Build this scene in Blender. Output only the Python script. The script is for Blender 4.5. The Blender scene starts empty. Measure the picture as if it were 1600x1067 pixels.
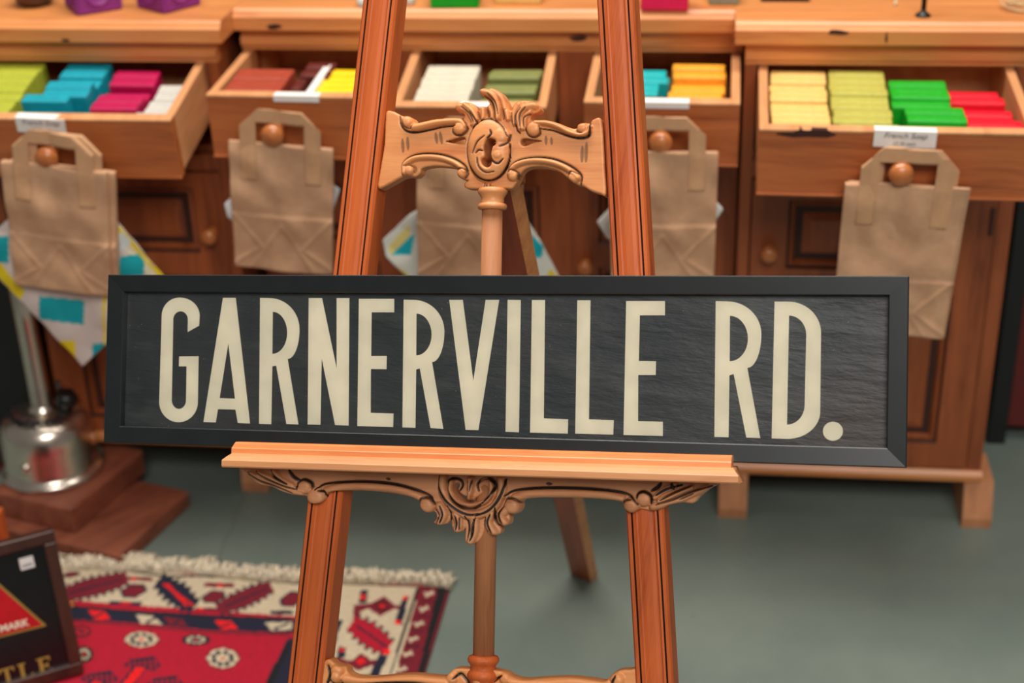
import bpy, math, random
import numpy as np
from mathutils import Vector, Matrix

scene = bpy.context.scene
COL = scene.collection
PI = math.pi

# ------------------------------------------------------------------ camera
FPX = 2450.0
PCX, PCY = 800.0, 533.5
CAM_H = 1.65
_p, _r, _y = map(math.radians, (27.3244, -1.83905, 7.48062))
def _cam_axes():
    fwd = np.array([0, math.cos(_p), -math.sin(_p)]); right = np.array([1.0, 0, 0]); up = np.cross(right, fwd)
    R = right*math.cos(_r)+up*math.sin(_r); U = -right*math.sin(_r)+up*math.cos(_r)
    Z = np.array([[math.cos(_y), -math.sin(_y), 0], [math.sin(_y), math.cos(_y), 0], [0, 0, 1]])
    return Z@R, Z@U, Z@fwd
CR, CU, CF = _cam_axes()
CPOS = np.array([0, 0, CAM_H])
cam_d = bpy.data.cameras.new('camera'); cam = bpy.data.objects.new('camera', cam_d); COL.objects.link(cam)
cam_d.sensor_width = 36; cam_d.lens = FPX/1600*36
M = Matrix(((CR[0], CU[0], -CF[0], 0), (CR[1], CU[1], -CF[1], 0), (CR[2], CU[2], -CF[2], CAM_H), (0, 0, 0, 1)))
cam.matrix_world = M
cam_d.dof.use_dof = True; cam_d.dof.focus_distance = 1.71; cam_d.dof.aperture_fstop = 3.6
cam_d.clip_start = 0.05
scene.camera = cam

# ------------------------------------------------------------------ light
scene.view_settings.view_transform = 'Standard'; scene.view_settings.look = 'None'
scene.view_settings.exposure = 0.0; scene.view_settings.gamma = 1.0
scene.view_settings.use_curve_mapping = False
world = bpy.data.worlds.new('world'); scene.world = world; world.use_nodes = True
wb = world.node_tree.nodes['Background']
wb.inputs[0].default_value = (1.0, 0.93, 0.86, 1); wb.inputs[1].default_value = 0.16
def area(name, loc, target, size, power, color):
    l = bpy.data.lights.new(name, 'AREA'); l.shape = 'RECTANGLE'; l.size, l.size_y = size; l.energy = power; l.color = color
    o = bpy.data.objects.new(name, l); COL.objects.link(o); o.location = loc
    o.rotation_euler = (Vector(target)-Vector(loc)).to_track_quat('-Z', 'Y').to_euler()
    return o
area('skylight', (-0.3, 2.25, 3.5), (-0.3, 2.1, 0.5), (2.6, 0.9), 112, (1.0, 0.93, 0.84))
area('front_fill_light', (0.6, -1.6, 3.8), (-0.3, 1.7, 0.7), (2.2, 1.5), 128, (1.0, 0.95, 0.89))  # unseen fill lamp added high behind the camera for front illumination

# ------------------------------------------------------------------ projection onto real planes
def ray(x, y): return CR*(x-PCX)/FPX - CU*(y-PCY)/FPX + CF
def on_plane(x, y, n, d):
    q = ray(x, y); n = np.array(n, float); return CPOS+q*((d-n@CPOS)/(n@q))
def at_z(x, y, z=0.0): return on_plane(x, y, (0, 0, 1), z)
def at_y(x, y, Y): return on_plane(x, y, (0, 1, 0), Y)
def to_px(P):
    V = np.asarray(P, float)-CPOS; d = V@CF
    return PCX+FPX*(V@CR)/d, PCY-FPX*(V@CU)/d

# ------------------------------------------------------------------ helpers
def srgb(*c):
    if len(c) == 1: c = c[0]
    return tuple(((v/255)/12.92 if v/255 <= 0.04045 else ((v/255+0.055)/1.055)**2.4) for v in c)+(1,)

class NT:
    def __init__(s, name):
        s.m = bpy.data.materials.new(name); s.m.use_nodes = True; s.t = s.m.node_tree; s.n = s.t.nodes
        s.b = s.n['Principled BSDF']
    def new(s, k, **kw):
        n = s.n.new(k)
        for a, v in kw.items(): setattr(n, a, v)
        return n
    def link(s, a, b): s.t.links.new(a, b)
    def val(s, sock, v):
        if hasattr(v, 'is_linked') or isinstance(v, bpy.types.NodeSocket): s.link(v, sock)
        else: sock.default_value = v
    def math(s, op, a, b=0.0, clamp=False):
        n = s.new('ShaderNodeMath', operation=op, use_clamp=clamp); s.val(n.inputs[0], a); s.val(n.inputs[1], b); return n.outputs[0]
    def mix(s, f, a, b, mode='MIX'):
        n = s.new('ShaderNodeMix', data_type='RGBA', blend_type=mode); s.val(n.inputs[0], f); s.val(n.inputs[6], a); s.val(n.inputs[7], b); return n.outputs[2]
    def ramp(s, f, stops):
        n = s.new('ShaderNodeValToRGB'); s.link(f, n.inputs[0]); e = n.color_ramp.elements
        while len(e) < len(stops): e.new(0.5)
        for i, (p, c) in enumerate(stops): e[i].position = p; e[i].color = c
        return n.outputs[0]
    def noise(s, vec, scale, detail=3, rough=0.5):
        n = s.new('ShaderNodeTexNoise'); n.inputs['Scale'].default_value = scale; n.inputs['Detail'].default_value = detail
        n.inputs['Roughness'].default_value = rough
        if vec is not None: s.link(vec, n.inputs['Vector'])
        return n.outputs['Fac']
    def coord(s): return s.new('ShaderNodeTexCoord').outputs['Object']
    def bump(s, h, strength=0.2, dist=0.002):
        n = s.new('ShaderNodeBump'); n.inputs['Strength'].default_value = strength; n.inputs['Distance'].default_value = dist
        s.link(h, n.inputs['Height']); s.link(n.outputs[0], s.b.inputs['Normal'])

def plain(name, rgb, rough=0.6, metal=0.0, var=0.08, scale=60, bump=0.0, coat=0.0, spec=None):
    t = NT(name); c = srgb(rgb); v = t.noise(t.coord(), scale, 4)
    d = tuple(x*(1-var*2) for x in c[:3])+(1,); e = tuple(min(1, x*(1+var)) for x in c[:3])+(1,)
    t.link(t.ramp(v, [(0.3, d), (0.7, e)]), t.b.inputs['Base Color'])
    t.b.inputs['Roughness'].default_value = rough; t.b.inputs['Metallic'].default_value = metal
    t.b.inputs['Coat Weight'].default_value = coat
    if spec is not None: t.b.inputs['Specular IOR Level'].default_value = spec
    if bump: t.bump(v, bump, 0.001)
    return t.m

def wood(name, light, dark, axis=(1, 0, 0), rough=0.42, fine=230, knots=0.0, coat=0.0, stain_attr=False, stain=(22, 11, 7), wear=0.0):
    """Grain running along `axis` in object space."""
    t = NT(name)
    a = Vector(axis).normalized(); b = a.orthogonal().normalized(); c = a.cross(b)
    P = t.coord(); comb = t.new('ShaderNodeCombineXYZ')
    for i, (v, s) in enumerate(((a, 0.06), (b, 1.0), (c, 1.0))):
        d = t.new('ShaderNodeVectorMath', operation='DOT_PRODUCT'); t.link(P, d.inputs[0]); d.inputs[1].default_value = tuple(v*s)
        t.link(d.outputs['Value'], comb.inputs[i])
    V = comb.outputs[0]
    warp = t.noise(P, 6, 2)
    wv = t.new('ShaderNodeVectorMath', operation='MULTIPLY_ADD'); t.link(warp, wv.inputs[0]); wv.inputs[1].default_value = (0.0, 0.03, 0.03); t.link(V, wv.inputs[2])
    n1 = t.noise(wv.outputs[0], 38, 4, 0.6); n2 = t.noise(V, fine*2.0, 3, 0.7)
    f = t.math('ADD', t.math('MULTIPLY', n1, 0.72), t.math('MULTIPLY', n2, 0.28))
    L, D = srgb(light), srgb(dark); mid = tuple((L[i]*0.6+D[i]*0.4) for i in range(3))+(1,)
    col = t.ramp(f, [(0.34, D), (0.47, mid), (0.62, L)])
    big = t.noise(P, 3.5, 2)
    col = t.mix(t.math('MULTIPLY', t.math('SUBTRACT', big, 0.45, True), 1.6, True), col, tuple(x*0.72 for x in L[:3])+(1,))
    if knots:
        vo = t.new('ShaderNodeTexVoronoi'); vo.inputs['Scale'].default_value = 5.5
        k = t.new('ShaderNodeVectorMath', operation='MULTIPLY'); t.link(P, k.inputs[0])
        sc = [1.0, 1.0, 1.0]; k.inputs[1].default_value = tuple(0.55 if abs(a[i]) > 0.7 else 1.3 for i in range(3))
        t.link(k.outputs[0], vo.inputs['Vector'])
        kk = t.ramp(vo.outputs['Distance'], [(0.02, (1, 1, 1, 1)), (0.10, (0, 0, 0, 1))])
        col = t.mix(t.math('MULTIPLY', kk, knots), col, srgb(70, 34, 18))
    if wear:
        w = t.noise(P, 18, 5, 0.7)
        col = t.mix(t.math('MULTIPLY', t.math('SUBTRACT', w, 0.52, True), 3*wear, True), col, srgb(70, 50, 40))
    if stain_attr:
        at = t.new('ShaderNodeAttribute', attribute_name='stain')
        col = t.mix(at.outputs['Fac'], col, srgb(stain))
    t.link(col, t.b.inputs['Base Color'])
    t.b.inputs['Roughness'].default_value = rough; t.b.inputs['Coat Weight'].default_value = coat; t.b.inputs['Coat Roughness'].default_value = 0.25
    t.bump(f, 0.12, 0.0006)
    return t.m

def attr_mat(name, rough=0.9, nscale=900, amp=0.25, attr='Col', bump=0.4, sheen=0.0):
    t = NT(name); at = t.new('ShaderNodeAttribute', attribute_name=attr)
    n = t.noise(t.coord(), nscale, 2)
    k = t.ramp(n, [(0.3, (1-amp,)*3+(1,)), (0.7, (1, 1, 1, 1))])
    t.link(t.mix(1.0, at.outputs['Color'], k, 'MULTIPLY'), t.b.inputs['Base Color']); t.b.inputs['Roughness'].default_value = rough
    t.b.inputs['Sheen Weight'].default_value = sheen
    if bump: t.bump(n, bump, 0.001)
    return t.m

def link(name, me, mat, parent=None):
    o = bpy.data.objects.new(name, me); COL.objects.link(o)
    for m in (mat if isinstance(mat, (list, tuple)) else [mat]): me.materials.append(m)
    if parent is not None: o.parent = parent
    return o
def tag(o, label=None, cat=None, group=None, kind=None):
    if label: o['label'] = label
    if cat: o['category'] = cat
    if group: o['group'] = group
    if kind: o['kind'] = kind
    return o
def thing(name, loc, label, cat, group=None, rot=None):
    o = bpy.data.objects.new(name, None); COL.objects.link(o); o.location = Vector(loc); o.empty_display_size = 0.05
    if rot is not None: o.rotation_euler = rot
    return tag(o, label, cat, group)
def structure(name, me, mat):
    o = link(name, me, mat); o['kind'] = 'structure'; return o
def copy_tree(o, parent=None):
    c = o.copy(); COL.objects.link(c)
    if parent is not None: c.parent = parent
    for ch in list(o.children): copy_tree(ch, c)
    return c

class MB:
    """Collects polygons in world (or local) space; build() makes one mesh object relative to its parent's origin."""
    def __init__(s): s.v = []; s.f = []; s.mi = []; s.sm = []
    def add(s, verts, faces, mi=0, smooth=False):
        k = len(s.v); s.v += [tuple(map(float, p)) for p in verts]
        for f in faces: s.f.append([k+i for i in f]); s.mi.append(mi); s.sm.append(smooth)
        return s
    def box(s, lo, hi, bev=0.0, mi=0, basis=None, rnd=2):
        import bmesh
        bm = bmesh.new(); bmesh.ops.create_cube(bm, size=1)
        lo = Vector(lo); hi = Vector(hi); c = (lo+hi)/2; d = hi-lo
        for q in bm.verts: q.co = Vector((q.co.x*d.x, q.co.y*d.y, q.co.z*d.z))+c
        if bev: bmesh.ops.bevel(bm, geom=list(bm.edges), offset=min(bev, 0.45*min(abs(d.x), abs(d.y), abs(d.z))), segments=rnd, profile=0.5, affect='EDGES')
        bm.verts.index_update()
        vs = [q.co.copy() for q in bm.verts]
        if basis is not None: vs = [basis(q) for q in vs]
        s.add(vs, [[q.index for q in f.verts] for f in bm.faces], mi); bm.free(); return s
    def prism(s, profile, p0, p1, ax, ay, mi=0, smooth=False, mis=None, e0=(0, 0), e1=(0, 0)):
        """profile [(a,b)] in directions ax, ay swept from p0 to p1."""
        p0, p1, ax, ay = (np.array(q, float) for q in (p0, p1, ax, ay)); n = len(profile)
        V = [p0+ax*a+ay*b for a, b in profile]+[p1+ax*a+ay*b for a, b in profile]
        k = len(s.v); s.v += [tuple(map(float, p)) for p in V]
        for i in range(n):
            j = (i+1) % n; s.f.append([k+i, k+j, k+n+j, k+n+i]); s.mi.append(mis[i] if mis else mi); s.sm.append(smooth)
        s.f.append([k+i for i in range(n)][::-1]); s.mi.append(mi); s.sm.append(False)
        s.f.append([k+n+i for i in range(n)]); s.mi.append(mi); s.sm.append(False)
        return s
    def lathe(s, prof, loc=(0, 0, 0), axis=(0, 0, 1), seg=32, mi=0, smooth=True, k=1.0):
        prof = [(r*k, h*k) for r, h in prof]
        a = Vector(axis).normalized(); b = a.orthogonal().normalized(); c = a.cross(b); L = Vector(loc)
        k = len(s.v)
        for r, h in prof:
            for i in range(seg):
                t = 2*PI*i/seg; s.v.append(tuple(L+a*h+(b*math.cos(t)+c*math.sin(t))*max(r, 1e-5)))
        for j in range(len(prof)-1):
            for i in range(seg):
                i2 = (i+1) % seg; s.f.append([k+j*seg+i, k+j*seg+i2, k+(j+1)*seg+i2, k+(j+1)*seg+i]); s.mi.append(mi); s.sm.append(smooth)
        s.f.append([k+i for i in range(seg)][::-1]); s.mi.append(mi); s.sm.append(False)
        s.f.append([k+(len(prof)-1)*seg+i for i in range(seg)]); s.mi.append(mi); s.sm.append(False)
        return s
    def tube(s, pts, r, seg=8, mi=0, closed=False):
        pts = [Vector(p) for p in pts]; n = len(pts); k = len(s.v); N = None
        for i, p in enumerate(pts):
            if closed: T = (pts[(i+1) % n]-pts[i-1]).normalized()
            else: T = (pts[min(i+1, n-1)]-pts[max(i-1, 0)]).normalized()
            if N is None: N = T.orthogonal().normalized()
            N = (N-T*N.dot(T)).normalized(); B = T.cross(N)
            rr = r[i] if isinstance(r, (list, tuple)) else r
            for q in range(seg):
                t = 2*PI*q/seg; s.v.append(tuple(p+(N*math.cos(t)+B*math.sin(t))*rr))
        for i in range(n if closed else n-1):
            j = (i+1) % n
            for q in range(seg):
                q2 = (q+1) % seg; s.f.append([k+i*seg+q, k+i*seg+q2, k+j*seg+q2, k+j*seg+q]); s.mi.append(mi); s.sm.append(True)
        if not closed:
            s.f.append([k+q for q in range(seg)][::-1]); s.mi.append(mi); s.sm.append(False)
            s.f.append([k+(n-1)*seg+q for q in range(seg)]); s.mi.append(mi); s.sm.append(False)
        return s
    def mesh(s, name, origin=(0, 0, 0)):
        me = bpy.data.meshes.new(name); o = Vector(origin)
        me.from_pydata([tuple(Vector(p)-o) for p in s.v], [], s.f)
        me.polygons.foreach_set('material_index', s.mi); me.polygons.foreach_set('use_smooth', s.sm)
        me.update(); return me
    def build(s, name, mat, parent=None, loc=None):
        """Vertices are world space; the object's origin becomes the parent's origin (or loc)."""
        if parent is not None:
            org = Vector((0, 0, 0)); q = parent
            while q is not None: org += Vector(q.location); q = q.parent
        else: org = Vector(loc) if loc is not None else Vector((0, 0, 0))
        o = link(name, s.mesh(name, org), mat, parent)
        if parent is None: o.location = org
        return o

def catmull(pts, n=6, closed=False):
    P = [np.array(p, float) for p in pts]; out = []; m = len(P)
    rng = range(m if closed else m-1)
    for i in rng:
        p0 = P[i-1] if (i > 0 or closed) else P[0]; p1 = P[i]; p2 = P[(i+1) % m]; p3 = P[(i+2) % m] if (i+2 < m or closed) else P[-1]
        for k in range(n):
            t = k/n; out.append(0.5*((2*p1)+(-p0+p2)*t+(2*p0-5*p1+4*p2-p3)*t*t+(-p0+3*p1-3*p2+p3)*t**3))
    if not closed: out.append(P[-1])
    return np.array(out)

def seg_dist(X, Y, poly, closed):
    """distance, arc fraction and nearest point from points to a polyline"""
    best = np.full(X.shape, 1e9); par = np.zeros(X.shape); nx = X.copy(); ny = Y.copy(); n = len(poly); m = n if closed else n-1
    for i in range(m):
        a = poly[i]; b = poly[(i+1) % n]; d = b-a; L = d@d+1e-18
        t = np.clip(((X-a[0])*d[0]+(Y-a[1])*d[1])/L, 0, 1); qx = a[0]+t*d[0]; qy = a[1]+t*d[1]
        D = np.hypot(X-qx, Y-qy); k = D < best
        best[k] = D[k]; par[k] = ((i+t)/m)[k]; nx[k] = qx[k]; ny[k] = qy[k]
    return best, par, nx, ny
def inside(X, Y, poly):
    r = np.zeros(X.shape, bool); n = len(poly)
    for i in range(n):
        x1, y1 = poly[i]; x2, y2 = poly[(i+1) % n]
        if y1 == y2: continue
        c = (y1 > Y) != (y2 > Y); r ^= c & (X < (x2-x1)*(Y-y1)/(y2-y1)+x1)
    return r

def relief(outline, holes, res, hf, thick, to3, edge=0.0, attr=None, colf=None, name='relief'):
    """Solid slab cut to `outline` (minus holes) in 2-D metres with a sculpted front.
    hf(X, Y) -> height, stain ; to3(X, Y, H) -> world points."""
    outline = np.array(outline, float); holes = [np.array(h, float) for h in holes]
    x0, y0 = outline.min(0)-res; x1, y1 = outline.max(0)+res
    xs = np.arange(x0, x1+res, res); ys = np.arange(y0, y1+res, res); X, Y = np.meshgrid(xs, ys)
    Xc = X[:-1, :-1]+res/2; Yc = Y[:-1, :-1]+res/2
    keep = inside(Xc, Yc, outline)
    for h in holes: keep &= ~inside(Xc, Yc, h)
    used = np.zeros(X.shape, int)
    for a in (0, 1):
        for b in (0, 1): used[a:a+keep.shape[0], b:b+keep.shape[1]] += keep
    bnd = (used > 0) & (used < 4)
    bx, by = X[bnd], Y[bnd]; D, _, nx, ny = seg_dist(bx, by, outline, True)
    for h in holes:
        D2, _, hx, hy = seg_dist(bx, by, h, True); k = D2 < D; D[k] = D2[k]; nx[k] = hx[k]; ny[k] = hy[k]
    k = D < 1.5*res; bx[k] = nx[k]; by[k] = ny[k]; X[bnd] = bx; Y[bnd] = by
    um = used > 0; idx = np.full(X.shape, -1); idx[um] = np.arange(um.sum()); N = int(um.sum())
    UX, UY = X[um], Y[um]; Hh, St = hf(UX, UY)
    if edge:
        D, _, _, _ = seg_dist(UX, UY, outline, True)
        for h in holes: D = np.minimum(D, seg_dist(UX, UY, h, True)[0])
        q = np.clip(1-D/edge, 0, 1); Hh = Hh-edge*0.8*(1-np.sqrt(np.clip(1-q*q, 0, 1)))
    F = to3(UX, UY, Hh); B = to3(UX, UY, np.full(N, -thick))
    V = np.vstack([F, B]); I, J = np.nonzero(keep)
    a = idx[I, J]; b = idx[I, J+1]; c = idx[I+1, J+1]; d = idx[I+1, J]
    # orientation test
    faces = np.stack([a, b, c, d], 1)
    nrm = np.cross(V[faces[0][1]]-V[faces[0][0]], V[faces[0][2]]-V[faces[0][0]])
    frontdir = to3(UX[:1], UY[:1], np.array([0.01]))[0]-to3(UX[:1], UY[:1], np.array([0.0]))[0]
    flip = (nrm@frontdir) < 0
    if flip: faces = faces[:, ::-1]
    back = faces[:, ::-1]+N
    kp = np.pad(keep, 1); sides = []
    for (di, dj, e) in ((-1, 0, (0, 1)), (0, 1, (1, 2)), (1, 0, (2, 3)), (0, -1, (3, 0))):
        nb = kp[1+di:1+di+keep.shape[0], 1+dj:1+dj+keep.shape[1]]; m = keep & ~nb; ii, jj = np.nonzero(m)
        q = np.stack([idx[ii, jj], idx[ii, jj+1], idx[ii+1, jj+1], idx[ii+1, jj]], 1); p0 = q[:, e[0]]; p1 = q[:, e[1]]
        s = np.stack([p1, p0, p0+N, p1+N], 1)
        if flip: s = s[:, ::-1]
        sides.append(s)
    allf = np.vstack([faces, back]+sides)
    me = bpy.data.meshes.new(name); me.from_pydata(V.tolist(), [], allf.tolist())
    sm = np.zeros(len(allf), bool); sm[:len(faces)] = True; me.polygons.foreach_set('use_smooth', sm)
    at = me.attributes.new('stain', 'FLOAT', 'POINT'); at.data.foreach_set('value', np.concatenate([St, St*0]).astype(np.float32))
    if colf is not None:
        c4 = colf(UX, UY); c4 = np.vstack([c4, c4]); ca = me.color_attributes.new('Col', 'FLOAT_COLOR', 'POINT')
        ca.data.foreach_set('color', c4.astype(np.float32).ravel())
    me.update(); return me

def shift(me, org):
    co = np.empty(len(me.vertices)*3, np.float32); me.vertices.foreach_get('co', co); co = co.reshape(-1, 3)-np.array(org, np.float32)
    me.vertices.foreach_set('co', co.ravel()); me.update(); return me

def filled(name, loops, to3, lo, hi):
    """Flat shapes (outer loops and holes) extruded from height lo to hi; loops in 2-D metres."""
    cu = bpy.data.curves.new(name, 'CURVE'); cu.dimensions = '2D'; cu.fill_mode = 'BOTH'; cu.extrude = (hi-lo)/2
    for L in loops:
        sp = cu.splines.new('POLY'); sp.points.add(len(L)-1)
        for i, p in enumerate(L): sp.points[i].co = (p[0]*100, p[1]*100, 0, 1)
        sp.use_cyclic_u = True
    ob = bpy.data.objects.new(name, cu); COL.objects.link(ob); bpy.context.view_layer.update()
    me = bpy.data.meshes.new_from_object(ob.evaluated_get(bpy.context.evaluated_depsgraph_get()))
    bpy.data.objects.remove(ob)
    n = len(me.vertices); co = np.empty(n*3, np.float32); me.vertices.foreach_get('co', co); co = co.reshape(-1, 3).astype(float)
    P = to3(co[:, 0]/100, co[:, 1]/100, co[:, 2]+(hi+lo)/2)
    me.vertices.foreach_set('co', P.astype(np.float32).ravel()); me.update(); return me

def text_mesh(name, body, size, to3, lift=0.0004, shear=0.0, bold=0.0, align='CENTER'):
    cu = bpy.data.curves.new(name, 'FONT'); cu.body = body; cu.size = size*100; cu.align_x = align; cu.shear = shear; cu.offset = bold*100; cu.extrude = 0.0001
    ob = bpy.data.objects.new(name, cu); COL.objects.link(ob); bpy.context.view_layer.update()
    me = bpy.data.meshes.new_from_object(ob.evaluated_get(bpy.context.evaluated_depsgraph_get())); bpy.data.objects.remove(ob)
    n = len(me.vertices); co = np.empty(n*3, np.float32); me.vertices.foreach_get('co', co); co = co.reshape(-1, 3).astype(float)
    P = to3(co[:, 0]/100, co[:, 1]/100, co[:, 2]+lift); me.vertices.foreach_set('co', P.astype(np.float32).ravel()); me.update(); return me

# ------------------------------------------------------------------ materials
M_leg = wood('stained_mahogany', (206, 102, 48), (154, 62, 26), axis=(0.1, 0.48, 0.87), rough=0.48, coat=0.0)
M_leg.node_tree.nodes['Principled BSDF'].inputs['Specular IOR Level'].default_value = 0.3
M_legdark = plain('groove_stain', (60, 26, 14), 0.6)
M_carve = wood('carved_teak', (234, 158, 98), (196, 112, 60), axis=(1, -0.1, 0.05), rough=0.45, stain_attr=True, coat=0.05)
M_apron = wood('carved_pale_teak', (216, 152, 106), (166, 106, 68), axis=(1, -0.1, 0.05), rough=0.5, stain_attr=True)
M_lip = wood('ledge_lip_teak', (236, 148, 88), (212, 116, 60), axis=(1, -0.12, 0.08), rough=0.4, coat=0.1)
M_ledge = wood('ledge_teak', (220, 156, 106), (190, 120, 74), axis=(1, -0.12, 0.08), rough=0.4, coat=0.1)
M_rod = wood('turned_teak', (186, 122, 78), (134, 80, 46), axis=(0, 0.48, 0.87), rough=0.65)
M_rear = wood('rear_leg_wood', (168, 88, 48), (128, 58, 30), axis=(0, -0.55, 0.83), rough=0.5)
M_pine = wood('waxed_pine', (222, 146, 84), (178, 100, 50), axis=(1, 0, 0), rough=0.4, fine=120, knots=0.7, coat=0.1)
M_pinev = wood('waxed_pine_upright', (164, 86, 44), (108, 50, 24), axis=(0, 0, 1), rough=0.42, fine=120, knots=0.6)
M_drawer = wood('drawer_front_pine', (196, 112, 60), (146, 72, 36), axis=(1, 0, 0), rough=0.42, fine=120, knots=0.7)
M_drin = wood('drawer_side_pine', (222, 160, 108), (190, 122, 76), axis=(0, 1, 0), rough=0.5, fine=120)
M_knob = wood('turned_knob_pine', (200, 122, 66), (160, 88, 42), axis=(0, 0, 1), rough=0.3, coat=0.4)
M_foot = wood('foot_pine', (206, 142, 98), (170, 106, 68), axis=(0, 0, 1), rough=0.55)
M_block = wood('worn_dark_block', (150, 84, 60), (104, 48, 32), axis=(0.6, 0.8, 0), rough=0.55, wear=0.6)
M_tray = wood('dark_frame_wood', (74, 40, 28), (36, 20, 16), axis=(0, 0, 1), rough=0.35, coat=0.3)
M_black = plain('satin_black_frame', (24, 29, 31), 0.33, var=0.1, scale=40)
M_blackp = plain('black_plastic', (18, 18, 19), 0.4)
M_metal = plain('polished_alloy', (228, 216, 202), 0.26, 1.0, var=0.06, scale=25)
M_brass = plain('brass', (190, 150, 80), 0.3, 1.0)
M_label = plain('label_card', (238, 236, 232), 0.5, var=0.02)
M_ink = plain('label_ink', (70, 66, 66), 0.7)
M_cream = plain('cream_letter_print', (238, 230, 204), 0.7, var=0.05, scale=30)
M_gold = plain('gold_print', (178, 150, 72), 0.4, 0.3)
M_red = plain('red_enamel', (190, 18, 30), 0.3)
M_signblack = plain('black_sign_ground', (16, 18, 20), 0.25)
# ------------------------------------------------------------------ setting
def floor_material():
    t = NT('painted_concrete'); P = t.coord()
    n = t.noise(P, 2.2, 5, 0.6); m = t.noise(P, 60, 3, 0.7); s = t.noise(P, 11, 4, 0.6)
    col = t.ramp(n, [(0.3, srgb(100, 114, 107)), (0.7, srgb(122, 133, 124))])
    col = t.mix(t.math('MULTIPLY', t.math('SUBTRACT', s, 0.62, True), 2.2, True), col, srgb(134, 138, 124))
    col = t.mix(t.math('MULTIPLY', t.math('SUBTRACT', m, 0.64, True), 3, True), col, srgb(84, 88, 82))
    # one faint scored joint
    a = at_z(392, 745); b = at_z(338, 880); d = (b-a)[:2]; d = d/np.linalg.norm(d); nn = np.array([-d[1], d[0]]); c = nn@a[:2]
    dp = t.new('ShaderNodeVectorMath', operation='DOT_PRODUCT'); t.link(P, dp.inputs[0]); dp.inputs[1].default_value = (nn[0], nn[1], 0)
    g = t.math('ABSOLUTE', t.math('SUBTRACT', t.math('ADD', dp.outputs['Value'], t.math('MULTIPLY', t.math('SUBTRACT', s, 0.5), 0.02)), float(c)))
    line = t.ramp(g, [(0.0008, (1, 1, 1, 1)), (0.003, (0, 0, 0, 1))])
    col = t.mix(t.math('MULTIPLY', line, 0.45), col, srgb(90, 80, 72))
    t.link(col, t.b.inputs['Base Color']); t.b.inputs['Roughness'].default_value = 0.42
    t.bump(s, 0.15, 0.002); return t.m
structure('floor', MB().box((-6, -1.5, -0.05), (5, 4.2, 0)).mesh('floor'), floor_material())
M_wall = plain('dark_plaster', (92, 80, 70), 0.9)
structure('wall_back', MB().box((-6, 3.6, 0), (5, 3.7, 3.2)).mesh('wall_back'), M_wall)

# ------------------------------------------------------------------ counter units
SLAB_LO, SLAB_HI = 0.906, 0.942
def slab(mb, x0, x1, yf, yb):
    pr = [(yb, SLAB_LO), (yf, SLAB_LO), (yf-0.002, SLAB_LO+0.002), (yf-0.002, SLAB_HI-0.012), (yf+0.003, SLAB_HI-0.009), (yf+0.007, SLAB_HI-0.004), (yf+0.012, SLAB_HI), (yb, SLAB_HI)]
    mb.prism(pr, (x0, 0, 0), (x1, 0, 0), (0, 1, 0), (0, 0, 1))
def panel(mb, x0, x1, z0, z1, yf, inset=0.012, mi=0):
    """fielded panel sunk behind the face frame with a stepped moulding"""
    for k, (w, dy) in enumerate(((0.0, 0.004), (0.008, 0.004), (0.010, 0.010), (0.018, 0.010))):
        pass
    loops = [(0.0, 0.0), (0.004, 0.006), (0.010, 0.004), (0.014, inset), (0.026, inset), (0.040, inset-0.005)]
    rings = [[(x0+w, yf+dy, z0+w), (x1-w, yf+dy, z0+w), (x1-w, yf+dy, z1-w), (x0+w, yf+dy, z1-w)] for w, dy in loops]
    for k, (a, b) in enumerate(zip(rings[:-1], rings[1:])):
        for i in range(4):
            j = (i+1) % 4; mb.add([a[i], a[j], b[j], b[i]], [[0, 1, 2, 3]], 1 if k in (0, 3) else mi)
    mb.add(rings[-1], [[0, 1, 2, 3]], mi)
def frame_face(mb, x0, x1, z0, z1, yf, yb, holes):
    """board front with rectangular openings: split into strips"""
    xs = sorted({x0, x1}|{h[0] for h in holes}|{h[1] for h in holes}); zs = sorted({z0, z1}|{h[2] for h in holes}|{h[3] for h in holes})
    for i in range(len(xs)-1):
        for j in range(len(zs)-1):
            cx = (xs[i]+xs[i+1])/2; cz = (zs[j]+zs[j+1])/2
            if any(h[0] < cx < h[1] and h[2] < cz < h[3] for h in holes): continue
            mb.box((xs[i], yf, zs[j]), (xs[i+1], yb, zs[j+1]))

def door(parent, x0, x1, z0, z1, yf, panels, knob=None, hinge=None):
    mb = MB(); frame_face(mb, x0, x1, z0, z1, yf, yf+0.02, panels)
    for p in panels: panel(mb, *p, yf)
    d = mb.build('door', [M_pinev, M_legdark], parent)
    if knob:
        k = MB(); k.lathe([(0.010, 0), (0.0095, 0.004), (0.006, 0.007), (0.0065, 0.012), (0.012, 0.017), (0.0145, 0.022), (0.0135, 0.028), (0.008, 0.032), (0.001, 0.033)], (knob[0], yf, knob[1]), (0, -1, 0), 24)
        k.build('knob', M_knob, d)
    if hinge:
        h = MB(); h.box((hinge[0]-0.004, yf-0.003, hinge[1]-0.025), (hinge[0]+0.004, yf+0.001, hinge[1]+0.025), 0.001); h.build('hinge', M_legdark, d)
    return d

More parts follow.
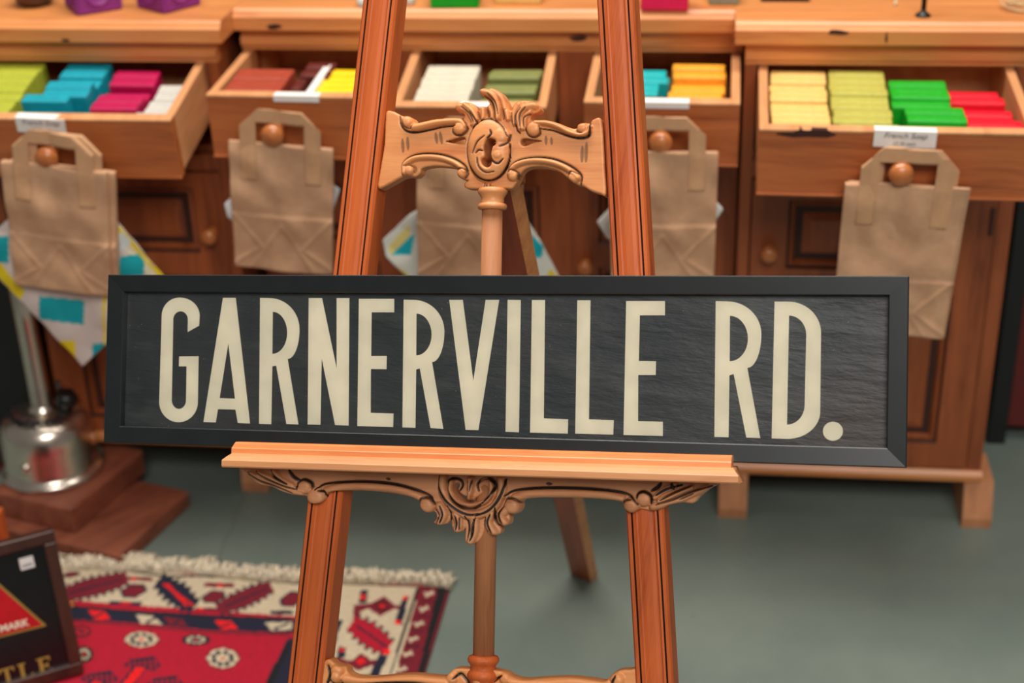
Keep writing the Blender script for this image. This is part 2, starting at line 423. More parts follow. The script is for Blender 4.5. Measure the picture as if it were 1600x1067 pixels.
def cabinet(name, label, x0, x1, yf, zb, sx0, sx1, stiles):
    """x0..x1 carcass, yf front plane; drawers = openings, stiles between them"""
    root = thing(name, ((x0+x1)/2, yf+0.25, 0), label, 'cabinet', 'pine cabinets of the soap counter')
    yb = yf+0.52
    mb = MB()
    mb.box((x0, yf+0.02, zb), (x0+0.018, yb, SLAB_LO)); mb.box((x1-0.018, yf+0.02, zb), (x1, yb, SLAB_LO))
    mb.box((x0+0.018, yb-0.012, zb), (x1-0.018, yb, SLAB_LO)); mb.box((x0+0.018, yf+0.02, zb), (x1-0.018, yb-0.012, zb+0.015))
    mb.box((x0+0.018, yf+0.02, 0.70), (x1-0.018, yb-0.012, 0.712))
    mb.build('carcass', M_pinev, root)
    fr = MB(); fr.prism([(0, 0.868), (0, 0.874), (-0.006, 0.877), (-0.006, 0.889), (0, 0.893), (0, SLAB_LO), (0.02, SLAB_LO), (0.02, 0.868)], (x0, yf, 0), (x1, yf, 0), (0, 1, 0), (0, 0, 1))
    fr.build('top_rail', M_pine, root)
    fr = MB(); fr.prism([(0.02, zb), (-0.006, zb), (-0.009, zb+0.004), (-0.009, zb+0.014), (-0.003, zb+0.022), (0.02, zb+0.022)], (x0-0.003, yf, 0), (x1+0.003, yf, 0), (0, 1, 0), (0, 0, 1))
    fr.build('plinth_rail', M_pine, root)
    for a, b in stiles: MB().box((a, yf+0.0005, zb+0.022), (b, yf+0.0195, 0.868)).build('stile', M_pinev, root)
    rl = MB(); rl.box((x0+0.02, yf+0.001, 0.672), (x1-0.02, yf+0.019, 0.70)); rl.build('divider_rail', M_pinev, root)
    sl = MB(); slab(sl, sx0, sx1, yf-0.02, yb+0.02); w = sl.build('worktop', M_pine, root)
    return root

LX0, LX1, LY = -1.262, -0.812, 2.49
MX0, MX1, MY = -0.790, 0.066, 2.565
RX0, RX1, RY = 0.069, 0.522, 2.50
cab_l = cabinet('pine_cabinet', 'left end of the pine counter, lime and magenta soap in its drawer', LX0, LX1, LY, 0.112, -1.30, -0.796, [(LX0, -1.24), (-0.834, LX1)])
cab_m = cabinet('pine_cabinet', 'set-back middle stretch of the pine counter with three open soap drawers', MX0, MX1, MY, 0.100, -0.7955, 0.0505, [(MX0, -0.787+0.002), (-0.538, -0.494), (-0.243, -0.183), (0.060, MX1)])
cab_r = cabinet('pine_cabinet', 'right end of the pine counter, yellow, green and red soap in its drawer', RX0, RX1, RY, 0.088, 0.051, 0.560, [(RX0, 0.088), (0.497, RX1)])
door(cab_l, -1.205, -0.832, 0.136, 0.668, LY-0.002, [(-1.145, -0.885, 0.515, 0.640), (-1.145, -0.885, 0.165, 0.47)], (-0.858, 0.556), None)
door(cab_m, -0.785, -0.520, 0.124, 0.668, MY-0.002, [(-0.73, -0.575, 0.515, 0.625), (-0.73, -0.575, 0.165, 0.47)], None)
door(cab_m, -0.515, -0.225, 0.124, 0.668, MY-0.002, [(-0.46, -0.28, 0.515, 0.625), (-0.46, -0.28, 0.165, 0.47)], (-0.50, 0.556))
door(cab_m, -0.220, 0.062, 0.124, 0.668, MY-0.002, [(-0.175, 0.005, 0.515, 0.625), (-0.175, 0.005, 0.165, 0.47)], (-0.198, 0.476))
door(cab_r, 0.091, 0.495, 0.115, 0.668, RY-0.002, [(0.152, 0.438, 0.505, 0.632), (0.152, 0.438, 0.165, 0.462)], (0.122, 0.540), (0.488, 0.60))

def foot(parent, x, yf, zt=0.088):
    mb = MB()   # sledge foot with a sloping nose
    pr = [(yf-0.022, 0.0), (yf-0.024, 0.02), (yf-0.002, zt), (yf+0.10, zt), (yf+0.10, 0.0)]
    mb.prism(pr, (x-0.026, 0, 0), (x+0.026, 0, 0), (0, 1, 0), (0, 0, 1)); return mb.build('foot', M_foot, parent)
for xx in (0.079, 0.522): foot(cab_r, xx, RY)
for xx in (-0.842,): foot(cab_l, xx, LY+0.035, 0.112)
for xx in (-0.05, ): foot(cab_m, xx, MY+0.06, 0.100)

def knot(parent, x, y, Y, rx, rz):
    p = at_y(x, y, Y); pr = [(rx*math.cos(t)*(1+0.15*math.sin(3*t+x)), rz*math.sin(t)*(1+0.2*math.cos(2*t+y))) for t in np.linspace(0, 2*PI, 18, endpoint=False)]
    MB().prism(pr, p, p+np.array([0, 0.004, 0]), (1, 0, 0), (0, 0, 1)).build('knot', M_legdark, parent)
knot(cab_r, 1309, 51, RY-0.0224, 0.016, 0.0045); knot(cab_r, 1385, 59, RY-0.0224, 0.002, 0.008); knot(cab_m, 428, 42, MY-0.0224, 0.013, 0.0045)
knot(cab_l, 102, 63, LY-0.0224, 0.007, 0.003); knot(cab_m, 904, 61, MY-0.0064, 0.014, 0.004)

# ------------------------------------------------------------------ drawers (local: x right, y back into the cabinet, z up; origin at the top left where it enters the cabinet)
def label_mesh_to3(fr, cx, ztop, tilt=0.0):
    return None
DRAW = {}
def drawer(cab, tagname, bx, by, bz, w, pull, sag, skew, label_x=None, knob_x=None, lab_w=0.075, lab_rot=0.0, lab_text=False, chip=False):
    e = bpy.data.objects.new('drawer', None)
    H = 0.108; T = 0.014; D = 0.40
    # matrix: local -y is the pull direction
    sg, sk = math.radians(sag), math.radians(skew)
    Yd = Vector((math.sin(sk)*math.cos(sg), -math.cos(sk)*math.cos(sg), -math.sin(sg)))     # outward
    Xd = Vector((math.cos(sk), math.sin(sk), 0)); Zd = Xd.cross(-Yd)
    Mx = Matrix(((Xd.x, -Yd.x, Zd.x, bx), (Xd.y, -Yd.y, Zd.y, by), (Xd.z, -Yd.z, Zd.z, bz), (0, 0, 0, 1)))
    # front
    f = MB(); f.box((0, -pull, -H), (w, -pull+0.018, 0), 0.0012)
    f.box((0.0, -pull-0.003, -H), (w, -pull, -H+0.004), 0.001); f.box((0.0, -pull-0.003, -0.0042), (w, -pull+0.018, 0.0004), 0.001, 2)  # last box: paler rim, the lit look of the top edge put into its colour
    if chip:
        f.prism([(0.026, -0.0072), (0.045, -0.0055), (0.060, 0.0009), (0.070, -0.0012), (0.078, 0.0009), (0.100, 0.0004), (0.112, -0.0068), (0.100, -0.0105), (0.072, -0.0098), (0.050, -0.0112)], (0, -pull-0.0036, 0), (0, -pull+0.006, 0), (1, 0, 0), (0, 0, 1), 1)
    me = f.mesh('drawer'); o = link('drawer', me, [M_drawer, M_legdark, M_drin]); o.parent = cab
    o.matrix_parent_inverse = Matrix.Identity(4)
    o.matrix_basis = Matrix.Translation(-Vector(cab.location)) @ Mx
    def sub(nm, mb, mat): q = link(nm, mb.mesh(nm), mat); q.parent = o; return q
    b = MB(); b.box((0, -pull+0.018, -H+0.008), (T, -pull+D, -0.001), 0.001); sub('side_board', b, M_drin)
    b = MB(); b.box((w-T, -pull+0.018, -H+0.008), (w, -pull+D, -0.001), 0.001); sub('side_board', b, M_drin)
    b = MB(); b.box((T, -pull+D-0.012, -H+0.008), (w-T, -pull+D, -0.004)); sub('back_board', b, M_drin)
    b = MB(); b.box((T, -pull+0.018, -H+0.010), (w-T, -pull+D-0.012, -H+0.016)); sub('bottom_board', b, M_drin)
    if knob_x is not None:
        b = MB(); b.lathe([(0.012, 0), (0.0115, 0.005), (0.0075, 0.009), (0.008, 0.016), (0.015, 0.022), (0.0185, 0.029), (0.0178, 0.037), (0.012, 0.042), (0.004, 0.0445), (0.0005, 0.045)], (knob_x, -pull, -0.055), (0, -1, 0), 28)
        sub('knob', b, M_knob)
    if label_x is not None:
        b = MB(); c, s = math.cos(lab_rot), math.sin(lab_rot)
        def bs(q): return Vector((label_x+(q.x*c-q.z*s), -pull-0.0035+q.y, -0.010+(q.x*s+q.z*c)))
        hw = lab_w/2
        lo_ = -0.0145 if lab_text else 0.001
        b.prism([(-0.001, lo_), (-0.0004, lo_), (-0.0004, 0.0106), (0.016, 0.0110), (0.016, 0.0116), (-0.001, 0.0113)], bs(Vector((-hw, 0, 0))), bs(Vector((hw, 0, 0))), (0, 1, 0), (-s, 0, c))
        lb = sub('price_label', b, M_label)
        for body, sz, zz, shr in ((('French Soap', 0.0125, -0.0002, 0.3), ('£2.50 each', 0.0075, -0.0108, 0.0)) if lab_text else ()):
            def t3(X, Y, Z, zz=zz):
                Yl = -pull-0.0045-Z; Zl = Y+zz
                return np.stack([label_x+(X*c-Zl*s), np.zeros_like(X)+Yl-0.0004, -0.010+(X*s+Zl*c)], 1)
            q = link('label_text', text_mesh('label_text', body, sz, t3, 0.0, shr), M_ink)
            q.parent = o
    DRAW[tagname] = (Mx, pull, w)
    return o
drawer(cab_l, 'D1', -1.237, 2.49, 0.870, 0.402, 0.204, 9.5, 0.1, label_x=0.186, knob_x=0.195, lab_w=0.082, lab_rot=-0.04, lab_text=True)
drawer(cab_m, 'D2', -0.787, 2.565, 0.867, 0.249, 0.218, 2.0, -1.2, label_x=0.150, knob_x=0.113)
drawer(cab_m, 'D3', -0.492, 2.565, 0.868, 0.247, 0.222, 6.0, 0.8, label_x=0.147, knob_x=0.120)
drawer(cab_m, 'D4', -0.181, 2.565, 0.867, 0.243, 0.212, 4.0, -0.6, label_x=0.127, knob_x=0.122)
drawer(cab_r, 'D5', 0.091, 2.50, 0.866, 0.403, 0.263, 3.0, -1.0, label_x=0.212, knob_x=0.208, lab_w=0.090, lab_rot=-0.02, lab_text=True, chip=True)

# ------------------------------------------------------------------ soap bars
SOAP = {}
def soap_mat(key, rgb):
    t = NT('soap_'+key); n = t.noise(t.coord(), 90, 4, 0.7); c = srgb(rgb)
    t.link(t.ramp(n, [(0.3, tuple(x*0.8 for x in c[:3])+(1,)), (0.7, tuple(min(1, x*1.05) for x in c[:3])+(1,))]), t.b.inputs['Base Color'])
    t.b.inputs['Roughness'].default_value = 0.5; t.b.inputs['Subsurface Weight'].default_value = 0.0; t.bump(n, 0.2, 0.001)
    return t.m
for k, c in dict(lime=(176, 184, 56), teal=(0, 156, 176), magenta=(186, 0, 78), white=(200, 198, 190), brick=(166, 66, 44), yellow=(250, 208, 0), ivory=(214, 206, 186),
                 olive=(128, 134, 74), aqua=(0, 176, 180), amber=(242, 164, 40), cream=(236, 194, 112), pistachio=(186, 180, 80), green=(0, 168, 26), red=(226, 0, 36),
                 pink=(228, 14, 82), grey=(140, 138, 116), purple=(136, 44, 128), brown=(96, 30, 24)).items(): SOAP[k] = soap_mat(k, c)
BAR = {}
def bar_mesh(key, w, d, h):
    k = (key, w, d, h)
    if k not in BAR:
        mb = MB(); mb.box((-w/2, -d/2, 0), (w/2, d/2, h), 0.003, rnd=2)
        mb.box((-w/2+0.010, -d/2+0.006, h-0.0012), (w/2-0.010, d/2-0.006, h+0.0008), 0.0008, rnd=1)
        me = mb.mesh('soap_bar'); me.materials.append(SOAP[key]); BAR[k] = me
    return BAR[k]
CNAME = dict(lime='lime green', teal='teal', magenta='magenta', white='white', brick='brick red', yellow='bright yellow', ivory='ivory white', olive='olive green', aqua='turquoise',
             amber='amber', cream='pale yellow', pistachio='pistachio green', green='vivid green', red='scarlet', brown='dark brown')
ORD = ['frontmost', 'second from the front', 'third from the front', 'fourth from the front', 'fifth from the front', 'sixth from the front', 'seventh from the front', 'eighth from the front', 'ninth from the front', 'tenth from the front']
DNAME = dict(D1='left end drawer', D2='brick soap drawer', D3='middle drawer', D4='turquoise soap drawer', D5='right end drawer')
rnd = random.Random(5)
def bars(D, key, rows, w=0.088, d=0.0262, h=0.062):
    """rows: list of (x centre, distance behind the drawer front's inner face, top height below rim, turn in degrees)"""
    Mx, pull, W = DRAW[D]
    for i, r in enumerate(rows):
        x, yy, top = r[:3]; rot = r[3] if len(r) > 3 else 0.0
        ww = r[4] if len(r) > 4 else w; dd = r[5] if len(r) > 5 else d
        hh = 0.092+top-0.0004+(rnd.choice((-0.002, -0.001, 0, 0.001, 0.002)) if dd < 0.04 and rot == 0 else 0)   # stands on the drawer bottom
        x += rnd.uniform(-0.0015, 0.0015); rot += rnd.uniform(-0.8, 0.8)
        hh = round(hh, 3)
        o = bpy.data.objects.new('soap_bar', bar_mesh(key, ww, dd, hh)); COL.objects.link(o)
        o.matrix_world = Mx @ Matrix.Translation((x, -pull+0.018+yy+dd/2, -0.0918)) @ Matrix.Rotation(math.radians(rot), 4, 'Z')
        pos = ORD[i] if i < len(ORD) else 'rearmost'
        if len(rows) == 1: pos = 'alone in its row'
        tag(o, '%s soap bar in the %s, %s' % (CNAME[key], DNAME[D], pos.replace('from the front', 'from front')+(' of its row' if len(rows) > 1 else '')), 'soap', 'soap bars in the open drawers')
def row(x, n, y0=0.001, step=0.0268, top=-0.012, jx=0.0, dz=None, slope=0.0):
    return [(x+rnd.uniform(-jx, jx), y0+i*step, top+(dz[i] if dz and i < len(dz) else 0)+slope*i, 0.0) for i in range(n)]
# placeholders filled below (local positions measured in each drawer)
SOAPS_HERE = True
bars('D5', 'cream', row(0.062, 9, top=-0.006, dz=[0, -0.002, 0.0, -0.003, 0, 0, -0.004, 0]))
bars('D5', 'pistachio', [(0.163, 0.001, -0.008)]+[(0.155, 0.001+0.0268*i, -0.006) for i in range(1, 9)])
bars('D5', 'green', [(0.258, 0.001, -0.010), (0.262, 0.028, -0.003), (0.262, 0.055, -0.003), (0.245, 0.083, -0.001), (0.245, 0.110, -0.001), (0.245, 0.137, -0.001), (0.246, 0.164, -0.001)])
bars('D5', 'red', [(0.346, 0.001, -0.012), (0.343, 0.028, -0.010), (0.338, 0.055, -0.016), (0.336, 0.082, -0.016), (0.330, 0.110, -0.008), (0.328, 0.140, -0.018), (0.328, 0.167, -0.018)])
bars('D4', 'amber', [(0.172, 0.001, -0.020), (0.172, 0.028, -0.013), (0.176, 0.055, -0.012), (0.176, 0.083, -0.022), (0.176, 0.110, -0.008), (0.176, 0.137, -0.008)], w=0.086)
bars('D4', 'aqua', [(0.083, 0.001, -0.022), (0.083, 0.028, -0.008), (0.083, 0.055, -0.008), (0.095, 0.084, -0.008), (0.095, 0.111, -0.020), (0.09, 0.138, -0.02)], w=0.064)
bars('D3', 'ivory', row(0.072, 7, top=-0.014, slope=-0.001), w=0.090)
bars('D3', 'olive', [(0.176, 0.001, -0.022), (0.176, 0.028, -0.022), (0.180, 0.058, -0.012), (0.180, 0.085, -0.02), (0.182, 0.115, -0.012), (0.182, 0.142, -0.020)], w=0.086)
bars('D2', 'brick', [(0.068, 0.003, -0.001, 0, 0.094, 0.052), (0.068, 0.057, -0.001, 0, 0.094, 0.052)])
bars('D2', 'brown', [(0.124, 0.002, -0.024, 90, 0.05, 0.014), (0.132, 0.050, -0.008, 90, 0.05, 0.016), (0.145, 0.11, -0.014, 0, 0.05, 0.03), (0.145, 0.145, -0.014, 0, 0.05, 0.03)])
bars('D2', 'yellow', [(0.188, 0.001, -0.012)]+[(0.193, 0.001+0.0268*i, -0.018) for i in range(1, 6)], w=0.076)
bars('D1', 'lime', row(0.075, 7, top=-0.008), w=0.088)
bars('D1', 'teal', [(0.180, 0.001, -0.022), (0.176, 0.028, 0.006), (0.196, 0.057, -0.002), (0.196, 0.084, -0.002), (0.198, 0.111, -0.01), (0.198, 0.138, -0.01), (0.198, 0.165, -0.012)], w=0.078)
bars('D1', 'magenta', [(0.268, 0.001, -0.016), (0.288, 0.030, -0.010), (0.288, 0.057, -0.010), (0.288, 0.084, -0.022), (0.290, 0.118, -0.012), (0.290, 0.146, -0.012)], w=0.078)
bars('D1', 'white', [(0.352, 0.001, -0.014), (0.360, 0.028, -0.016), (0.360, 0.055, -0.018), (0.362, 0.082, -0.018), (0.362, 0.109, -0.018)], w=0.050)
# strip of card standing in the yellow soap drawer
Mx, pull, W = DRAW['D2']
o = MB().box((-0.007, -0.001, 0), (0.005, 0.15, 0.080), 0.0008).mesh('card_strip'); o = link('card_strip', o, M_label)
o.matrix_world = Mx @ Matrix.Translation((0.158, -pull+0.03, -0.0915))
tag(o, 'white card strip dividing brown soap from yellow soap in the drawer', 'card')

# ------------------------------------------------------------------ things standing on the worktop
TOPZ = SLAB_HI+0.0003
def topbar(px, py, key, w, d, h, rot, label, cat='soap'):
    p = at_z(px, py, TOPZ); o = bpy.data.objects.new('soap_bar', bar_mesh(key, w, d, h)); COL.objects.link(o)
    o.location = (p[0], p[1]+d/2, TOPZ); o.rotation_euler = (0, 0, rot); tag(o, label, cat); return o
topbar(709, 13, 'green', 0.082, 0.05, 0.04, 0.06, 'vivid green soap bar lying on the worktop behind the easel')
topbar(809, 7, 'cream', 0.078, 0.05, 0.03, 0.0, 'pale yellow soap bar on the worktop between the easel legs')
topbar(1038, 17, 'pink', 0.078, 0.05, 0.05, 0.0, 'bright pink soap bar on the worktop right of the easel leg')
topbar(1131, 8, 'grey', 0.050, 0.05, 0.03, 0.0, 'grey green soap bar near the right end of the middle worktop')
topbar(565, 12, 'white', 0.018, 0.02, 0.012, 0.3, 'small white soap offcut on the worktop left of the easel leg')
topbar(638, 9, 'white', 0.018, 0.02, 0.012, -0.3, 'small white soap offcut on the worktop just right of the left easel leg')
def soap_cube(px, py, ang, label):
    p = at_z(px, py, TOPZ); s = 0.078; hgt = 0.07
    c, sn = math.cos(ang), math.sin(ang)
    # px,py is the nearest bottom corner
    ctr = Vector((p[0], p[1], 0))+Vector((-(-0.5)*s*c-0.5*s*sn, 0, 0))*0
    root = thing('soap_cube', (p[0]+ (0.5*s*c-0.5*s*sn) , p[1]+(0.5*s*sn+0.5*s*c), TOPZ), label, 'soap', rot=(0, 0, ang))
    b = MB().box((-s/2, -s/2, 0), (s/2, s/2, hgt), 0.003)
    for (ax, sg) in ((0, -1), (1, -1), (0, 1), (1, 1)):
        def bs(q, ax=ax, sg=sg):
            return Vector((q.x, sg*(s/2+q.y), q.z)) if ax == 1 else Vector((sg*(s/2+q.y), q.x, q.z))
        for (a0, b0, a1, b1) in ((-0.034, 0.004, 0.034, 0.007), (-0.034, 0.063, 0.034, 0.066), (-0.034, 0.007, -0.031, 0.063), (0.031, 0.007, 0.034, 0.063)):
            b.box((a0, -0.001, b0), (a1, 0.0015, b1), basis=bs)
    me = b.mesh('soap_block'); o = link('soap_block', me, SOAP['purple'], root)
    m = MB()
    for (ax, sg) in ((0, -1), (1, -1), (0, 1), (1, 1)):
        axv = (sg, 0, 0) if ax == 0 else (0, sg, 0); c0 = Vector(axv)*(s/2)+Vector((0, 0, 0.033))
        m.lathe([(0.022, -0.0005), (0.022, 0.002), (0.019, 0.002), (0.018, 0.0008), (0.002, 0.0012)], tuple(c0), axv, 28)
    link('stamped_seal', m.mesh('stamped_seal'), SOAP['purple'], root)
soap_cube(121.5, 25.5, 0.62, 'purple soap cube with stamped seal on the worktop, nearer the left edge')
soap_cube(257, 22.5, 0.95, 'purple soap cube with stamped seal on the worktop, nearer the easel')
# small pot of dried flowers at top left
p = at_z(45, 14, TOPZ); r = thing('flower_bowl', (p[0], p[1]+0.03, TOPZ), 'dark bowl of dried yellow petals at the left end of the worktop', 'bowl')
mb = MB().lathe([(0.020, 0), (0.030, 0.006), (0.036, 0.02), (0.038, 0.034), (0.034, 0.034), (0.030, 0.02)], (0, 0, 0)); link('bowl', mb.mesh('bowl'), M_tray, r)
mb = MB()
for i in range(60):
    a = rnd.uniform(0, 6.28); q = rnd.uniform(0, 0.03); mb.box((-0.006, -0.004, 0), (0.006, 0.004, 0.003), 0.001, basis=lambda v, a=a, q=q, z=rnd.uniform(0.026, 0.045): Matrix.Rotation(a, 3, 'Z') @ Matrix.Rotation(0.5, 3, 'X') @ v+Vector((q*math.cos(a), q*math.sin(a), z)))
tag(link('dried_petals', mb.mesh('dried_petals'), plain('petal', (176, 140, 40), 0.8), r), kind='stuff')
# black stand at right
p = at_z(1443, 27, TOPZ); r = thing('metal_stand', (p[0], p[1]+0.008, TOPZ), 'black metal stand with round foot at the right end of the worktop', 'stand')
link('stand_foot', MB().lathe([(0.0125, 0), (0.0125, 0.002), (0.008, 0.005), (0.0045, 0.008), (0.004, 0.012)]).mesh('stand_foot'), M_blackp, r)
link('stem', MB().lathe([(0.0042, 0.010), (0.0042, 0.16)]).mesh('stem'), M_blackp, r)
p = at_z(1227, 3, TOPZ); o = MB().box((-0.04, 0, 0), (0.04, 0.10, 0.012), 0.002).build('black_tray', M_blackp, None, (0, 0, 0)); o.location = (p[0], p[1], TOPZ); tag(o, 'flat black tray at the back of the right worktop', 'tray')
M_twine = plain('straw_twine', (200, 176, 136), 0.8)
p = at_z(1594, 20, TOPZ); mb = MB()
for k in range(5):
    rr = 0.016+0.004*k; mb.tube([(rr*math.cos(t), rr*0.9*math.sin(t)+0.02, 0.004+0.012*abs(math.sin(t*0.5+k))) for t in np.linspace(0, 6.1, 26)], 0.0012, 5)
o = mb.build('twine_coil', M_twine, None, (0, 0, 0)); o.location = (p[0]+0.004, p[1], TOPZ); tag(o, 'loose coil of straw twine at the far right of the worktop', 'twine')
p = at_z(1396, 9, TOPZ); mb = MB()
for k in range(3): mb.tube([(0.002*k, 0, 0.0015), (0.003+0.002*k, 0.012, 0.002), (0.006-0.001*k, 0.04, 0.004), (0.002, 0.07, 0.002)], 0.0012, 5)
o = mb.build('twine_strand', M_twine, None, (0, 0, 0)); o.location = (p[0], p[1], TOPZ); tag(o, 'short frayed strand of twine left of the black metal stand', 'twine')

# ------------------------------------------------------------------ printed cloths and paper bags on the knobs
M_cloth = attr_mat('printed_cloth', 0.85, 500, 0.12, bump=0.2)
def paint(px, py, base, shapes):
    C4 = np.zeros((len(px), 4)); C4[:] = srgb(base)
    for poly, c in shapes:
        m = inside(px, py, np.array(poly, float)); C4[m] = srgb(c)
    return C4
def cloth(px_poly, Y, base, shapes, label, res=0.0022, thick=0.001):
    P = np.array([at_y(x, y, Y)[[0, 2]] for x, y in px_poly])
    def to3(X, Z, H): return np.stack([X, Y-H, Z], 1)
    def hf(X, Z): return 0.0025*np.sin(X*60+Z*35)+0.0015*np.sin(Z*90-X*40), X*0
    def cf(X, Z):
        u, v = to_px(np.stack([X, X*0+Y, Z], 1)); return paint(u, v, base, shapes)
    me = relief(P, [], res, hf, thick, to3, colf=cf, name='printed_cloth'); c = P.mean(0)
    me = shift(me, (c[0], Y, P[:, 1].min())); o = link('printed_cloth', me, M_cloth); o.location = (c[0], Y, P[:, 1].min())
    return tag(o, label, 'cloth', 'printed cloths hung behind the paper bags')
TEAL, YEL, PALE, CRM = (0, 160, 170), (232, 205, 20), (214, 206, 200), (232, 224, 190)
cloth([(130, 571), (265, 445), (185, 348), (100, 268), (60, 300), (-30, 380), (-30, 405), (0, 437)], 2.283, (212, 196, 188), [
    ([(-30, 400), (30, 470), (40, 455), (0, 410), (-30, 380)], YEL), ([(182, 346), (262, 440), (250, 450), (170, 360)], CRM), ([(185, 352), (262, 440), (256, 442), (183, 360)], YEL),
    ([(62, 462), (132, 470), (130, 508), (62, 498)], TEAL), ([(-10, 370), (13, 368), (14, 412), (-10, 408)], TEAL), ([(188, 400), (216, 397), (226, 408), (225, 430), (187, 432)], TEAL),
    ([(188, 360), (205, 378), (196, 392), (187, 390)], (214, 222, 222)), ([(95, 530), (118, 532), (118, 562), (92, 545)], YEL), ([(144, 538), (170, 535), (166, 552), (145, 560)], TEAL),
    ([(160, 440), (166, 440), (165, 540), (161, 540)], YEL)],
    'white cloth with teal and yellow blocks hanging behind the far left paper bag')
cloth([(598, 375), (640, 335), (700, 300), (800, 310), (842, 372), (880, 445), (760, 520), (640, 436), (603, 400)], 2.353, (222, 226, 216), [
    ([(606, 385), (640, 350), (640, 372), (612, 400)], (226, 214, 130)), ([(612, 398), (648, 364), (642, 398), (620, 398)], (0, 176, 192)), ([(828, 366), (850, 384), (846, 404), (826, 400)], (0, 176, 192)),
    ([(860, 420), (880, 440), (850, 440)], YEL), ([(625, 418), (640, 430), (636, 436), (615, 410)], (232, 222, 120))],
    'white cloth with turquoise triangles hanging behind the bag seen through the easel')
cloth([(351, 318), (370, 300), (510, 280), (531, 296), (520, 330), (440, 400), (356, 338)], 2.352, (222, 222, 222), [], 'plain white cloth corner showing beside the bag left of the easel')
cloth([(933, 346), (955, 322), (1110, 305), (1130, 326), (1118, 345), (1030, 410), (948, 372)], 2.36, (224, 222, 216), [], 'plain white cloth corner showing beside the bag right of the easel')

def kraft():
    t = NT('kraft_paper'); P = t.coord(); n = t.noise(P, 25, 5, 0.65); m = t.noise(P, 300, 2)
    col = t.ramp(n, [(0.3, srgb(182, 138, 104)), (0.7, srgb(204, 160, 124))])
    t.link(col, t.b.inputs['Base Color']); t.b.inputs['Roughness'].default_value = 0.75
    at = t.new('ShaderNodeAttribute', attribute_name='stain'); t.bump(n, 0.35, 0.004); return t.m
M_kraft = kraft()
M_strap = plain('kraft_handle', (198, 152, 112), 0.75, var=0.05, bump=0.1)
def bag_meshes(w, h, fold, seed):
    rg = np.random.RandomState(seed); ph = rg.uniform(0, 6, 6)
    out = [(-w/2, 0), (w/2, 0), (w/2-0.003, -h), (-w/2+0.004, -h)]
    F = [np.array(q, float) for q in ([(-w/2, fold), (w/2, fold)], [(-w/2, fold), (-w*0.20, -h+(h+fold)*0.42), (-w/2, -h+0.004)], [(w/2, fold), (w*0.20, -h+(h+fold)*0.42), (w/2, -h+0.004)], [(-w*0.30, -h+0.004), (0, fold-0.018), (w*0.30, -h+0.004)])]
    dirs = [(rg.uniform(0, PI), rg.uniform(25, 110), rg.uniform(0, 6)) for _ in range(9)]
    def wav(X, Z):
        H = X*0
        for an_, fq, p_ in dirs:
            H = H+(0.055/fq)*np.sin((X*math.cos(an_)+Z*math.sin(an_))*fq+p_+1.5*np.sin(X*31+Z*23+p_))
        return H*1.1
    def hf(X, Z):
        H = wav(X, Z)
        d, _, _, _ = seg_dist(X, Z, F[0], False); H = H+0.0022*np.clip((fold-Z)/0.003, 0, 1)
        for k in (1, 2, 3):
            d = seg_dist(X, Z, F[k], False)[0]; H = H+0.0024*np.exp(-(d/0.0022)**2)*(Z < fold)
        return H+0.006, X*0
    def to3(X, Z, H): return np.stack([X, -H, Z], 1)
    body = relief(out, [], 0.0028, hf, 0.001, to3, name='bag_body')
    hw = w*0.385; sw = 0.0265
    outer = [(-hw, -0.064), (-hw, 0.028), (-hw+0.030, 0.058), (hw-0.030, 0.058), (hw, 0.028), (hw, -0.064), (hw-sw, -0.064), (hw-sw, 0.036), (-hw+sw, 0.036), (-hw+sw, -0.064)]
    def hf2(X, Z): return 0.0072+wav(X, np.minimum(Z, 0)), X*0
    def to3b(X, Z, H):
        return np.stack([X, -H, Z], 1)
    me = relief(outer, [], 0.0028, hf2, -0.0056, to3b, name='handle')
    return body, me
BAGS = [bag_meshes(0.174, 0.222, -0.125, 3), bag_meshes(0.172, 0.222, -0.122, 8), bag_meshes(0.176, 0.245, -0.150, 12)]
for b, hd in BAGS: b.materials.append(M_kraft); hd.materials.append(M_strap)
def bag(kind, x, y, z, roll, yaw, label, group='brown paper carrier bags on the drawer knobs', lean=0.0):
    r = thing('paper_bag', (x, y, z), label, 'bag', group, rot=(lean, roll, yaw))
    b, hd = BAGS[kind]
    for nm, me in (('bag_body', b), ('handle', hd)):
        o = bpy.data.objects.new(nm, me); COL.objects.link(o); o.parent = r
    return r
def hang(kind, px, py, Y, roll, n, label, dx=0.004, group=None):
    p = at_y(px, py, Y)
    for i in range(n):
        lab = label if i == 0 else label.replace('front', 'second' if i == 1 else 'third')
        bag(kind, p[0]+dx*i, Y+0.0095*i, p[2]-0.003*i, roll+0.008*i, 0, lab)
hang(0, 86, 258, 2.262, 0.10, 2, 'front brown paper bag hanging on the far left drawer knob', dx=0.010)
hang(1, 439, 225, 2.318, 0.075, 1, 'brown paper bag hanging on the knob of the brick red soap drawer')
hang(1, 735, 238, 2.314, 0.06, 1, 'brown paper bag hanging behind the easel rod below the middle drawer')
hang(1, 1036, 236, 2.318, -0.01, 1, 'brown paper bag hanging just right of the right easel leg')
hang(2, 1415, 289, 2.210, 0.035, 3, 'front brown paper bag hanging on the right end drawer knob', dx=0.0045)

